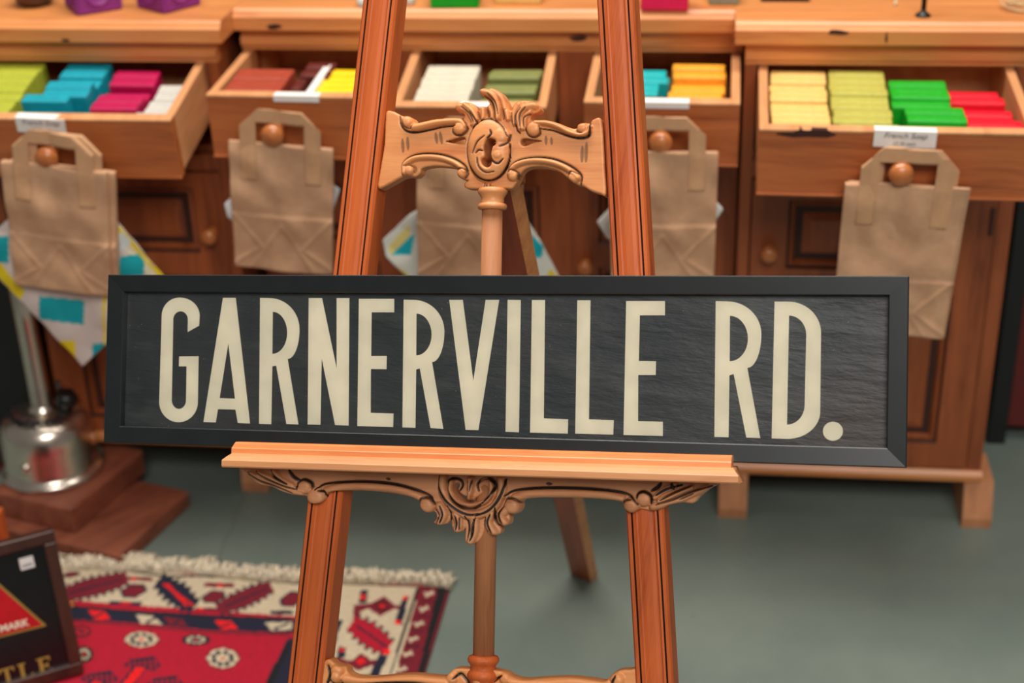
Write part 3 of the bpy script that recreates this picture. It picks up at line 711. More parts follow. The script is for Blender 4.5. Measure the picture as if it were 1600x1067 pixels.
# ------------------------------------------------------------------ sign plane (the sign leans back on the easel)
_Q = [(169, 429), (1421, 431), (1416, 731), (161, 691)]
_rays = np.array([ray(*a) for a in _Q]); _M = np.stack([_rays[0], -_rays[1], _rays[2], -_rays[3]], 1)
_z = np.linalg.svd(_M)[2][-1]; _z = _z/_z[0]; _P = _rays*_z[:, None]
SIGN_W = 0.90
_P = _P*SIGN_W/np.linalg.norm(_P[1]-_P[0])+CPOS
EU = _P[1]-_P[0]; EU /= np.linalg.norm(EU); _b = _P[0]-_P[3]; SIGN_H = np.linalg.norm(_b); EV = _b-(_b@EU)*EU; EV /= np.linalg.norm(EV); EN = np.cross(EU, EV); EO = _P.mean(0)
def E3(S, T, W):
    S, T, W = np.broadcast_arrays(np.asarray(S, float), np.asarray(T, float), np.asarray(W, float))
    return EO+S[..., None]*EU+T[..., None]*EV+W[..., None]*EN
def EP(x, y, w=0.0):
    q = on_plane(x, y, EN, EN@EO+w)-EO; return np.array([q@EU, q@EV])
def EVx(q): return Vector(E3(q.x, q.y, q.z))       # basis for MB.box: local (s, t, w)

# framed sign
SO = Vector(E3(0, -SIGN_H/2, -0.01))
sign = thing('framed_street_sign', SO, 'long black framed sign reading GARNERVILLE RD. in cream capitals resting on the easel', 'sign')
hw, hh, sd = SIGN_W/2, SIGN_H/2, 0.022
inner = [EP(192, 457, 0), EP(1389, 460, 0), EP(1385, 701, 0), EP(187, 665, 0)]
ix0 = (inner[0][0]+inner[3][0])/2; ix1 = (inner[1][0]+inner[2][0])/2; iy1 = (inner[0][1]+inner[1][1])/2; iy0 = (inner[2][1]+inner[3][1])/2
def ringmesh(rings, mi=None):
    mb = MB(); k = len(rings)
    for a, b in zip(rings[:-1], rings[1:]):
        for i in range(4):
            j = (i+1) % 4; mb.add([E3(*a[i]), E3(*a[j]), E3(*b[j]), E3(*b[i])], [[0, 1, 2, 3]])
    return mb
def rect(x0, y0, x1, y1, w): return [(x0, y0, w), (x1, y0, w), (x1, y1, w), (x0, y1, w)]
R = [rect(-hw, -hh, hw, hh, -sd), rect(-hw, -hh, hw, hh, -0.001), rect(-hw+0.001, -hh+0.001, hw-0.001, hh-0.001, 0), rect(ix0-0.001, iy0-0.001, ix1+0.001, iy1+0.001, -0.0012),
     rect(ix0, iy0, ix1, iy1, -0.0022), rect(ix0, iy0, ix1, iy1, -0.012), rect(ix0, iy0, ix1, iy1, -0.015), rect(-hw, -hh, hw, hh, -sd)]
mb = ringmesh(R); fo = mb.build('frame', M_black, sign)
mb = MB().box((ix0-0.002, iy0-0.002, -0.0215), (ix1+0.002, iy1+0.002, -0.0155), basis=EVx); mb.build('backing_board', M_blackp, sign)
def print_mat():
    t = NT('blind_cloth'); P = t.coord(); n = t.noise(P, 7, 5, 0.6); f = t.noise(P, 160, 3, 0.7); sc = t.noise(P, 26, 6, 0.75)
    col = t.ramp(n, [(0.32, srgb(36, 45, 48)), (0.72, srgb(58, 62, 63))])
    warm = t.noise(P, 4, 2); col = t.mix(t.math('MULTIPLY', t.math('SUBTRACT', warm, 0.56, True), 2.0, True), col, srgb(82, 62, 54))
    col = t.mix(t.math('MULTIPLY', t.math('SUBTRACT', f, 0.68, True), 4, True), col, srgb(110, 110, 104))
    mp = t.new('ShaderNodeMapping'); mp.inputs['Scale'].default_value = (0.35, 1.0, 1.6); t.link(P, mp.inputs['Vector'])
    cr = t.noise(mp.outputs[0], 22, 6, 0.6); col = t.mix(t.math('MULTIPLY', t.math('SUBTRACT', cr, 0.54, True), 2.6, True), col, srgb(84, 88, 86))
    sp = t.noise(P, 420, 2, 0.5); col = t.mix(t.math('MULTIPLY', t.math('SUBTRACT', sp, 0.74, True), 12, True), col, srgb(170, 166, 150))
    t.link(col, t.b.inputs['Base Color']); t.b.inputs['Roughness'].default_value = 0.45; t.bump(cr, 0.8, 0.004); return t.m
mb = MB().box((ix0-0.001, iy0-0.001, -0.0153), (ix1+0.001, iy1+0.001, -0.0120), basis=EVx); pr_ = mb.build('blind_print', print_mat(), sign)
# lettering
def arcpts(p, q, start, n=14):
    """quarter ellipse from p to q leaving p vertically ('v') or horizontally ('h')"""
    out = []
    for i in range(1, n+1):
        t = PI/2*i/n
        if start == 'v': out.append((q[0]+(p[0]-q[0])*math.cos(t), p[1]+(q[1]-p[1])*math.sin(t)))
        else: out.append((p[0]+(q[0]-p[0])*math.sin(t), q[1]+(p[1]-q[1])*math.cos(t)))
    return out
def path(cmds):
    out = []
    for c in cmds:
        if len(c) == 2: out.append(c)
        else: out += arcpts(out[-1], (c[1], c[2]), c[0])
    return out
A_ = lambda p: (160+p[0]/2.5, 420+p[1]/2.5)
B_ = lambda p: (780+p[0]/2.4242, 420+p[1]/2.4242)
LET = [(A_, [[(378, 222), (380, 183), ('v', 302, 112), ('h', 232, 183), (222, 520), ('v', 298, 599), ('h', 373, 520), (376, 341), (300, 342), (299, 381), (329, 381), (327, 512), ('v', 299, 547), ('h', 271, 512), (277, 198), ('v', 306, 166), ('h', 334, 198), (333, 247)]]),
    (A_, [[(471, 113), (521, 113), (577, 604), (529, 602), (520, 550), (452, 548), (443, 600), (395, 598)], [(492, 292), (518, 507), (458, 505)]]),
    (A_, [[(616, 113), (652, 114), ('h', 770, 236), ('v', 724, 352), (766, 608), (719, 606), (679, 378), (664, 381), (660, 607), (612, 605)], [(666, 168), ('h', 722, 250), ('v', 664, 332)]]),
    (A_, [[(806, 114), (858, 114), (915, 388), (915, 114), (965, 114), (962, 612), (909, 610), (857, 350), (852, 609), (802, 608)]]),
    (A_, [[(1002, 117), (1140, 117), (1140, 170), (1052, 170), (1050, 340), (1111, 340), (1110, 392), (1049, 391), (1048, 562), (1137, 565), (1136, 618), (996, 614)]]),
    (A_, [[(1177, 120), (1215, 121), ('h', 1336, 245), ('v', 1288, 364), (1332, 625), (1282, 622), (1240, 389), (1226, 393), (1223, 621), (1172, 619)], [(1227, 175), ('h', 1286, 257), ('v', 1226, 338)]]),
    (A_, [[(1355, 121), (1408, 121), (1449, 437), (1497, 121), (1550, 121), (1469, 630), (1419, 629)]]),
    (B_, [[(32, 117), (82, 118), (75, 619), (24, 617)]]),
    (B_, [[(124, 118), (174, 118), (169, 566), (261, 570), (260, 624), (117, 620)]]),
    (B_, [[(296, 119), (346, 119), (340, 570), (434, 573), (432, 628), (288, 624)]]),
    (B_, [[(481, 122), (628, 122), (628, 176), (533, 176), (529, 349), (594, 350), (593, 402), (527, 402), (526, 577), (620, 579), (620, 633), (471, 629)]]),
    (B_, [[(820, 122), (862, 123), ('h', 993, 247), ('v', 940, 375), (989, 641), (936, 639), (888, 398), (872, 404), (869, 638), (815, 636)], [(874, 178), ('h', 942, 264), ('v', 873, 350)]]),
    (B_, [[(1043, 124), (1094, 124), ('h', 1219, 242), (1216, 540), ('v', 1092, 644), (1032, 642)], [(1098, 177), ('h', 1163, 250), (1157, 515), ('v', 1090, 590)]]),
    (B_, [[(1264+38*math.cos(t), 615+36*math.sin(t)) for t in np.linspace(0, 2*PI, 40, endpoint=False)]])]
loops = []
for cv, ls in LET:
    for L in ls: loops.append([EP(*cv(p), w=-0.0118) for p in path(L)])
me = filled('lettering', loops, lambda X, Y, Z: E3(X, Y, Z), -0.0121, -0.0116)
me = shift(me, SO); q = link('lettering', me, M_cream); q.parent = sign; q['label'] = 'cream condensed capitals'
def glass_mat():
    t = NT('picture_glass'); g = t.new('ShaderNodeBsdfGlossy'); g.inputs['Roughness'].default_value = 0.03; tr = t.new('ShaderNodeBsdfTransparent')
    fr = t.new('ShaderNodeFresnel'); fr.inputs['IOR'].default_value = 1.45; mx = t.new('ShaderNodeMixShader')
    t.link(fr.outputs[0], mx.inputs[0]); t.link(tr.outputs[0], mx.inputs[1]); t.link(g.outputs[0], mx.inputs[2]); t.link(mx.outputs[0], t.n['Material Output'].inputs['Surface']); return t.m
M_glass = glass_mat()
mb = MB().add([E3(ix0, iy0, -0.009), E3(ix1, iy0, -0.009), E3(ix1, iy1, -0.009), E3(ix0, iy1, -0.009)], [[0, 1, 2, 3]]); mb.build('glass', M_glass, sign)

# ------------------------------------------------------------------ easel
WL = -0.0235                                  # front face of the legs, just behind the sign
foot_t = None
EB = E3(0, 0, -0.05)
easel = thing('wooden_easel', (float(EO[0]), float(EO[1])-0.35, 0), 'carved reddish wooden display easel on the floor carrying the long black sign', 'easel')
def line_fit(pts):
    P = np.array([EP(x, y, WL) for x, y in pts]); k = np.polyfit(P[:, 1], P[:, 0], 1); return k
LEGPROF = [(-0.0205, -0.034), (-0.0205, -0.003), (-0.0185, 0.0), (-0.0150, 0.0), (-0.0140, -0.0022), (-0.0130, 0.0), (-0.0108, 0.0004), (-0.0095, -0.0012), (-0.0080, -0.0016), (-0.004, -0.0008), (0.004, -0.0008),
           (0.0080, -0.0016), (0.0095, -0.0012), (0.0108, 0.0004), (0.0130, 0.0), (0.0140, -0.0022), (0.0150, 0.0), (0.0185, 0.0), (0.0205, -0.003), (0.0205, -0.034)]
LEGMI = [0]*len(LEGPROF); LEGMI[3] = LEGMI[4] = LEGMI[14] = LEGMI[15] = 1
legs = []
for pts in ([(592.5, 0), (547, 425), (474.5, 1067)], [(962, 0), (984.5, 425), (1023, 1067)]):
    k = line_fit(pts)
    def LP(t): return E3(k[0]*t+k[1], t, WL)
    d = EU*k[0]+EV; d /= np.linalg.norm(d); ax = np.cross(d, EN)
    t1 = 0.62; z0 = LP(0.0)[2]; dz = (LP(1.0)-LP(0.0))[2]; tf = -(z0-0.012)/dz
    if ax@EU < 0: ax = -ax
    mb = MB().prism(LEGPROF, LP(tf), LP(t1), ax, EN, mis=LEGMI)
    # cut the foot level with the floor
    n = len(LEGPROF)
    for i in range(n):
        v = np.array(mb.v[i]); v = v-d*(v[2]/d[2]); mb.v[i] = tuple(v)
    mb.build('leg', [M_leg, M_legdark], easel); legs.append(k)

# carved pieces -----------------------------------------------------
def carve(name, cv, outline_px, holes_px, w0, thick, ridges, balls, grooves, mat, parent, res=0.0008, base=0.0, smooth_outline=True, extra=None, edge=0.0025, clip=None):
    pxm = 0.00069   # metres per target pixel on this plane
    ol = np.array([EP(*cv(p), w=w0) for p in outline_px]); ol = catmull(ol, 4, True) if smooth_outline else ol
    hl = [catmull(np.array([EP(*cv(p), w=w0) for p in h]), 4, True) for h in holes_px]
    sc = np.linalg.norm(EP(*cv((100, 0)), w=w0)-EP(*cv((0, 0)), w=w0))/100     # metres per crop unit
    RD = [(catmull(np.array([EP(*cv(p), w=w0) for p in r[0]]), 5), r[1]*sc, r[2]*sc, r[3]) for r in ridges]
    BL = [(EP(*cv(b[:2]), w=w0), b[2]*sc, b[3]) for b in balls]
    GR = [(catmull(np.array([EP(*cv(p), w=w0) for p in g[0]]), 5), g[1]*sc*(1.35 if g[3] > 0.6 else 1.6), g[2], g[3]) for g in grooves]
    def hf(X, Y):
        Hh = np.full(X.shape, base); St = np.zeros(X.shape)
        if extra is not None: Hh = Hh+extra(X, Y, cv, w0, sc)
        for P, r0, r1, h in RD:
            d, t, _, _ = seg_dist(X, Y, P, False); r = r0+(r1-r0)*t; q = np.clip(d/r, 0, 1)
            Hh = np.where(d < r, np.maximum(Hh, base+h*np.sqrt(1-q*q)), Hh)
        for P, r, h in BL:
            d = np.hypot(X-P[0], Y-P[1]); q = np.clip(d/r, 0, 1); Hh = np.where(d < r, np.maximum(Hh, base+0.72*h*(1-q**3)**0.5), Hh)
        for P, w, dep, st in GR:
            d, t, _, _ = seg_dist(X, Y, P, False); ww = w*(0.35+0.65*np.sin(PI*np.clip(t, 0.04, 0.96))**0.5); g = np.exp(-(d/ww)**2)
            Hh = Hh-dep*g; St = np.maximum(St, st*np.clip(2.4*np.exp(-(d/ww)**2)-0.45, 0, 1))
        return Hh, St
    me = relief(ol, hl, res, hf, thick, lambda X, Y, H: E3(X, Y, w0+H), edge=edge, name=name)
    org = Vector((0, 0, 0)); q = parent
    while q is not None: org += Vector(q.location); q = q.parent
    return link(name, shift(me, org), mat, parent)

K1 = lambda p: (580+p[0]/4.2105, 130+p[1]/4.2105)
top_outline = [(98, 186), (140, 184), (175, 200), (205, 216), (240, 216), (272, 232), (298, 262), (400, 240), (500, 231), (585, 230), (612, 214), (600, 196), (556, 172), (575, 140), (620, 126), (665, 132), (697, 156), (706, 182), (718, 164), (752, 158), (776, 136),
    (762, 108), (726, 72), (722, 50), (752, 37), (802, 38), (852, 60), (882, 102), (904, 148), (912, 178), (928, 172), (933, 142), (960, 120), (1020, 114), (1082, 130), (1112, 166), (1094, 190), (1060, 205), (1050, 238), (1100, 246), (1160, 244),
    (1230, 262), (1300, 290), (1345, 298), (1362, 270), (1400, 260), (1438, 262), (1456, 240), (1504, 228), (1522, 300), (1535, 560), (1542, 728), (1500, 726), (1440, 706), (1392, 676), (1345, 664), (1306, 636), (1240, 582), (1180, 560), (1100, 546), (1020, 560),
    (978, 600), (962, 640), (926, 690), (880, 692), (700, 694), (620, 688), (612, 656), (636, 640), (600, 632), (570, 606), (560, 562), (480, 546), (400, 544), (332, 560), (322, 590), (290, 614), (250, 612), (200, 618), (120, 662), (42, 690), (58, 560), (84, 400), (90, 260)]
holes = [[(776, 378), (800, 370), (832, 384), (834, 412), (810, 432), (798, 470), (808, 520), (800, 552), (775, 562), (748, 545), (742, 510), (762, 490), (758, 440), (764, 410)],
         [(504, 384), (560, 360), (605, 354), (618, 372), (610, 394), (570, 396)], [(984, 378), (1000, 364), (1050, 366), (1100, 378), (1060, 392), (1010, 412), (988, 402)]]
def dome(cx, cy, rx, ry, h):
    def f(X, Y, cv, w0, sc):
        c = EP(*cv((cx, cy)), w=w0); q = ((X-c[0])/(rx*sc))**2+((Y-c[1])/(ry*sc))**2
        return h*np.sqrt(np.clip(1-np.clip(q, 0, 1)**2, 0, 1))
    return f
ridges = [([(285, 292), (340, 282), (430, 262), (520, 252), (590, 255), (622, 285)], 24, 20, 0.007), ([(225, 290), (260, 305), (310, 300)], 14, 16, 0.004),
    ([(1085, 262), (1160, 265), (1240, 290), (1310, 325), (1380, 342), (1430, 325), (1440, 290)], 18, 16, 0.007),
    ([(222, 590), (232, 535), (290, 498), (380, 488), (480, 498), (570, 535), (618, 585)], 20, 20, 0.0075),
    ([(918, 600), (945, 548), (1020, 518), (1110, 512), (1210, 528), (1300, 568), (1362, 625)], 20, 20, 0.0075),
    ([(575, 150), (640, 175), (680, 240), (690, 290)], 26, 20, 0.006), ([(620, 145), (670, 185), (700, 240)], 20, 14, 0.007), ([(740, 60), (800, 80), (835, 150), (840, 235)], 26, 18, 0.009), ([(800, 52), (860, 100), (885, 170)], 26, 18, 0.006),
    ([(740, 170), (742, 220), (735, 260)], 18, 14, 0.006), ([(785, 160), (800, 200), (802, 240)], 18, 14, 0.006), ([(895, 190), (905, 240)], 18, 14, 0.006),
    ([(1080, 150), (1010, 165), (975, 220), (985, 300)], 26, 18, 0.007), ([(1050, 190), (1015, 230), (1010, 300)], 18, 14, 0.006), ([(975, 145), (945, 200), (950, 270)], 22, 16, 0.006)]
balls = [(240, 258, 38, 0.010), (587, 300, 44, 0.011), (1074, 304, 48, 0.011), (1394, 298, 32, 0.009), (253, 573, 36, 0.010), (602, 592, 34, 0.010), (938, 608, 36, 0.010), (1336, 622, 38, 0.010),
         (850, 360, 68, 0.0165), (843, 478, 44, 0.018), (668, 272, 12, 0.006)]
G = 0.0022
grooves = [([(190, 216), (196, 270), (230, 312), (290, 324), (380, 308), (470, 288), (560, 282)], 5, G, 1), ([(212, 240), (222, 285), (262, 300), (282, 272)], 4, G*0.7, 0.8), ([(545, 285), (535, 315), (560, 340), (600, 342), (632, 312), (632, 275), (600, 232)], 4, G, .8),
    ([(1040, 268), (1022, 305), (1040, 345), (1080, 356), (1115, 330), (1112, 285)], 4, G, .8), ([(1120, 300), (1200, 312), (1290, 345), (1370, 362), (1430, 350), (1446, 300), (1440, 262)], 5, G, 1), ([(1352, 292), (1356, 320), (1392, 332)], 4, G*.7, .8),
    ([(205, 600), (206, 540), (250, 490), (330, 466), (430, 466), (530, 490), (610, 535), (638, 580)], 5, G, 1), ([(225, 548), (262, 540), (292, 560), (286, 590)], 4, G*.7, .6), ([(568, 590), (580, 566), (625, 570), (638, 600), (615, 632)], 4, G*.8, .8),
    ([(900, 600), (912, 555), (970, 510), (1080, 490), (1200, 500), (1310, 545), (1382, 605), (1378, 670)], 5, G, 1), ([(905, 590), (930, 572), (972, 590), (965, 630)], 4, G*.8, .8), ([(1302, 605), (1325, 585), (1370, 600)], 4, G*.8, .8),
    ([(778+142*math.cos(t), 442+202*math.sin(t)) for t in np.linspace(-0.2, 2*PI-0.45, 26)], 5, G, 1),
    ([(798, 318), (805, 345), (780, 370)], 5, G, 1), ([(762, 355), (715, 395), (682, 470)], 4, G, .9), ([(705, 470), (725, 450), (752, 455)], 4, G, .9), ([(714, 500), (722, 555), (765, 592), (822, 588)], 4, G, .9), ([(920, 340), (905, 400), (860, 425)], 5, G, .9),
    ([(812, 430), (800, 480), (815, 520), (850, 535), (880, 505)], 5, G, 1), ([(655, 190), (690, 240), (712, 275)], 4, G, .9), ([(600, 160), (650, 200), (680, 260)], 4, G, .8), ([(702, 185), (718, 240)], 4, G, .8), ([(765, 175), (775, 230)], 4, G, .8), ([(752, 88), (800, 130), (820, 190), (818, 235)], 4, G, .9),
    ([(775, 75), (825, 130), (845, 210)], 4, G, .8), ([(870, 175), (872, 240)], 4, G, .8), ([(925, 190), (930, 270)], 4, G, .8), ([(990, 165), (955, 220), (960, 300), (980, 330)], 4, G, .9), ([(1020, 165), (985, 215), (990, 310)], 4, G, .8), ([(1055, 205), (1010, 235), (1012, 300)], 4, G, .8),
    ([(205, 372), (210, 452)], 7, 0.0002, .6), ([(238, 360), (242, 435)], 7, 0.0002, .6), ([(423, 330), (432, 392)], 7, 0.0002, .6), ([(452, 325), (464, 395)], 7, 0.0002, .6), ([(1148, 350), (1150, 400)], 6, 0.0002, .6), ([(1184, 360), (1186, 402)], 6, 0.0002, .6),
    ([(1388, 420), (1385, 515)], 7, 0.0002, .6), ([(1415, 395), (1412, 515)], 7, 0.0002, .6), ([(745, 660), (742, 690)], 2.5, 0.0006, .8), ([(752, 660), (757, 685), (762, 662)], 2.5, 0.0006, .8), ([(775, 690), (782, 664), (790, 690)], 2.5, 0.0006, .8), ([(798, 672), (800, 690)], 2, 0.0006, .8), ([(490, 384), (515, 378)], 3, 0.001, 1), ([(1095, 380), (1120, 380)], 3, 0.001, 1)]
carve('carved_crossbar', K1, top_outline, holes, WL-0.004, 0.018, ridges, balls, grooves, M_carve, easel, extra=dome(778, 442, 140, 200, 0.012))

K2 = lambda p: (340+p[0]/3.8095, 680+p[1]/3.8095)
c3 = lambda pts: [(x+1524, y) for x, y in pts]
apron = [(145, 196), (178, 232), (212, 272), (268, 298), (330, 304), (400, 340), (460, 354), (520, 360), (540, 388), (572, 404), (622, 400), (650, 372), (672, 338), (760, 328), (900, 330), (1050, 345), (1150, 366), (1202, 390), (1216, 430), (1250, 458), (1293, 458), (1302, 490),
    (1284, 520), (1312, 532), (1360, 528), (1388, 506), (1394, 550), (1420, 575), (1455, 573), (1474, 556), (1470, 628), (1490, 646), (1530, 645), (1570, 610), (1592, 556)]+c3([(80, 584), (112, 592), (150, 590), (163, 562), (150, 532), (178, 538), (210, 528), (216, 490), (212, 466), (258, 465), (284, 428), (294, 385),
    (400, 370), (500, 370), (640, 372), (780, 380), (884, 394), (896, 430), (948, 460), (992, 440), (1050, 450), (1112, 443), (1160, 415), (1240, 400), (1308, 404), (1350, 362), (1400, 322), (1444, 286), (1300, 262), (600, 245), (0, 225)])+[(1000, 215), (500, 200)]
aholes = [[(1408, 296), (1430, 284), (1438, 300), (1430, 326), (1452, 352), (1490, 372), (1480, 384), (1500, 392), (1524, 388), (1530, 400), (1480, 396), (1430, 362), (1408, 328)], c3([(44, 312), (62, 300), (84, 312), (84, 346), (58, 380), (20, 396), (2, 384), (30, 362), (54, 340)])]
ar = [([(655, 332), (760, 308), (900, 306), (1040, 318), (1150, 342), (1225, 380)], 26, 24, 0.006), ([(2000-176+0, 0)]*2, 1, 1, 0.0)][:1]
ar += [(c3([(250, 372), (330, 350), (480, 344), (640, 346), (780, 354), (880, 376)]), 24, 26, 0.006), ([(200, 230), (280, 270), (380, 310), (500, 345)], 16, 22, 0.006), ([(250, 225), (340, 262), (440, 310), (520, 330)], 14, 18, 0.007), ([(340, 215), (380, 260), (450, 295)], 18, 14, 0.006),
       (c3([(1390, 312), (1300, 350), (1190, 395), (1070, 425)]), 16, 22, 0.006), (c3([(1300, 310), (1200, 350), (1110, 395)]), 14, 18, 0.007), (c3([(1200, 300), (1130, 330), (1080, 370)]), 18, 14, 0.006),
       ([(1345, 250), (1345, 330), (1400, 420), (1480, 470), (1530, 478)], 26, 26, 0.008), (c3([(170, 262), (172, 330), (130, 420), (60, 462), (6, 478)]), 26, 26, 0.008), ([(1400, 275), (1395, 330), (1440, 390), (1505, 412)], 14, 16, 0.009), (c3([(110, 270), (112, 340), (70, 395), (-10, 412)]), 14, 16, 0.009),
       ([(1325, 420), (1350, 470), (1325, 515)], 26, 22, 0.007), ([(1420, 470), (1440, 520), (1430, 560)], 24, 22, 0.007), ([(1530, 490), (1535, 560), (1510, 630)], 30, 22, 0.008), (c3([(200, 440), (165, 480), (190, 520)]), 24, 22, 0.007), (c3([(110, 470), (90, 520), (125, 575)]), 24, 22, 0.007), ([(1510, 262), (1512, 320), (1505, 372)], 20, 14, 0.010)]
ab = [(592, 366, 54, 0.012), (525, 303, 42, 0.010), (1252, 414, 46, 0.012), (1524+233, 418, 46, 0.012), (1524+944, 420, 46, 0.012), (1524+1015, 375, 44, 0.010)]
ag = [([(590, 322), (640, 290), (760, 278), (900, 276), (1050, 290), (1170, 320), (1260, 358), (1295, 400)], 6, G, 1), (c3([(190, 360), (240, 330), (350, 316), (500, 312), (680, 318), (820, 330), (920, 352), (985, 410)]), 6, G, 1),
      ([(482, 320), (480, 285), (520, 262), (562, 282), (570, 315)], 6, G, 1), (c3([(975, 372), (985, 345), (1020, 335), (1058, 360), (1060, 405)]), 6, G, 1), ([(610, 328), (645, 335), (655, 365)], 6, G, 1), ([(1205, 400), (1225, 372), (1270, 375), (1300, 410)], 5, G, .9),
      (c3([(190, 400), (205, 375), (250, 378), (282, 400)]), 5, G, .9), (c3([(895, 400), (910, 385), (940, 382)]), 5, G, .9), ([(180, 220), (260, 268), (350, 300), (450, 342)], 5, G, .9), ([(230, 215), (300, 258), (400, 300), (480, 320)], 5, G, .9), ([(322, 205), (345, 245), (420, 290)], 6, G, 1),
      ([(250, 272), (330, 298)], 4, G, .8), ([(425, 208), (450, 245), (490, 270)], 8, G, 1), (c3([(1420, 300), (1300, 335), (1190, 380), (1090, 410)]), 5, G, .9), (c3([(1300, 300), (1200, 340), (1115, 385)]), 5, G, .9), (c3([(1240, 295), (1150, 320), (1090, 355)]), 6, G, 1), (c3([(1115, 285), (1095, 310), (1060, 330)]), 8, G, 1), (c3([(1180, 290), (1192, 318)]), 8, G, 1),
      (c3([(1310, 345), (1230, 380)]), 4, G, .8), ([(1328, 240), (1322, 300), (1360, 380), (1430, 440), (1500, 470), (1560, 466)], 6, G, 1), (c3([(195, 262), (188, 310), (150, 390), (90, 450), (20, 476)]), 6, G, 1), ([(1380, 300), (1378, 270), (1410, 256), (1448, 268), (1458, 300), (1440, 330)], 6, G, 1),
      (c3([(30, 330), (24, 290), (60, 258), (110, 262), (134, 300), (110, 350), (60, 402)]), 6, G, 1), ([(1376, 310), (1400, 380), (1460, 430), (1530, 440)], 5, G, .9), (c3([(60, 402), (20, 430), (-10, 438)]), 5, G, .9), ([(1500, 270), (1488, 330)], 4, G, .9), ([(1524, 268), (1510, 330)], 4, G, .9),
      ([(1330, 420), (1345, 470), (1330, 520)], 5, G, 1), ([(1302, 445), (1322, 480), (1312, 520)], 4, G, .9), ([(1375, 420), (1392, 470), (1388, 505)], 5, G, 1), ([(1420, 480), (1430, 520), (1424, 560)], 5, G, 1), ([(1448, 490), (1445, 560)], 4, G, .9), ([(1480, 480), (1500, 540), (1490, 620)], 5, G, 1), ([(1535, 500), (1528, 580), (1510, 625)], 5, G, 1),
      (c3([(185, 420), (155, 470), (172, 525)]), 5, G, 1), (c3([(135, 430), (130, 500), (150, 535)]), 5, G, 1), (c3([(105, 470), (88, 520), (110, 580)]), 5, G, 1), (c3([(75, 490), (70, 540), (80, 575)]), 5, G, 1), (c3([(20, 490), (0, 540), (-10, 600)]), 4, G, .9), ([(1005, 258), (1025, 262)], 6, 0.001, .9), (c3([(435, 288), (462, 290)]), 7, 0.001, .9)]
carve('carved_apron', K2, apron, aholes, WL+0.003, 0.016, ar, ab, ag, M_apron, easel)

# lower stretcher (only its top shows at the bottom of the photo)
K3 = lambda p: (400+p[0]/4.0, 880+p[1]/4.0)
low = [(400, 640), (420, 615), (455, 602), (490, 628), (520, 640), (560, 650), (580, 690), (640, 712), (760, 714), (900, 700), (1000, 698), (1100, 708), (1180, 712), (1205, 690), (1240, 662), (1310, 660), (1380, 664), (1440, 662), (1520, 676), (1570, 690), (1600, 712), (1680, 730), (1800, 722), (1960, 716), (2100, 730), (2180, 740), (2220, 700), (2270, 672), (2330, 668), (2400, 680),
       (2420, 900), (2400, 1010), (2200, 900), (1800, 830), (1600, 880), (1500, 980), (1420, 1040), (1340, 980), (1240, 880), (1000, 820), (700, 830), (560, 880), (440, 960), (375, 980)]
lg = [([(450, 640), (462, 700), (440, 760)], 8, G, 1), ([(480, 690), (470, 730), (500, 760), (545, 745)], 6, G, 1), ([(1240, 720), (1280, 690), (1330, 740), (1400, 760)], 7, G, 1), ([(1540, 700), (1480, 740), (1440, 760)], 7, G, 1), ([(600, 760), (800, 745), (1000, 745), (1180, 770)], 7, G, 1), ([(1640, 780), (1850, 770), (2100, 790)], 7, G, 1), ([(2250, 700), (2230, 760), (2280, 800)], 7, G, 1)]
lb = [(512, 672, 40, 0.010), (505, 705, 36, 0.012), (1225, 715, 34, 0.008), (1560, 720, 34, 0.008), (2260, 730, 40, 0.010), (1400, 850, 120, 0.010)]
lr = [([(560, 720), (760, 740), (1000, 730), (1190, 745)], 26, 26, 0.006), ([(1600, 745), (1800, 755), (2000, 745), (2200, 770)], 26, 26, 0.006), ([(1400, 700), (1390, 800), (1400, 960)], 40, 30, 0.010)]
carve('carved_stretcher', K3, low, [], WL-0.004, 0.018, lr, lb, lg, M_carve, easel, res=0.0012)

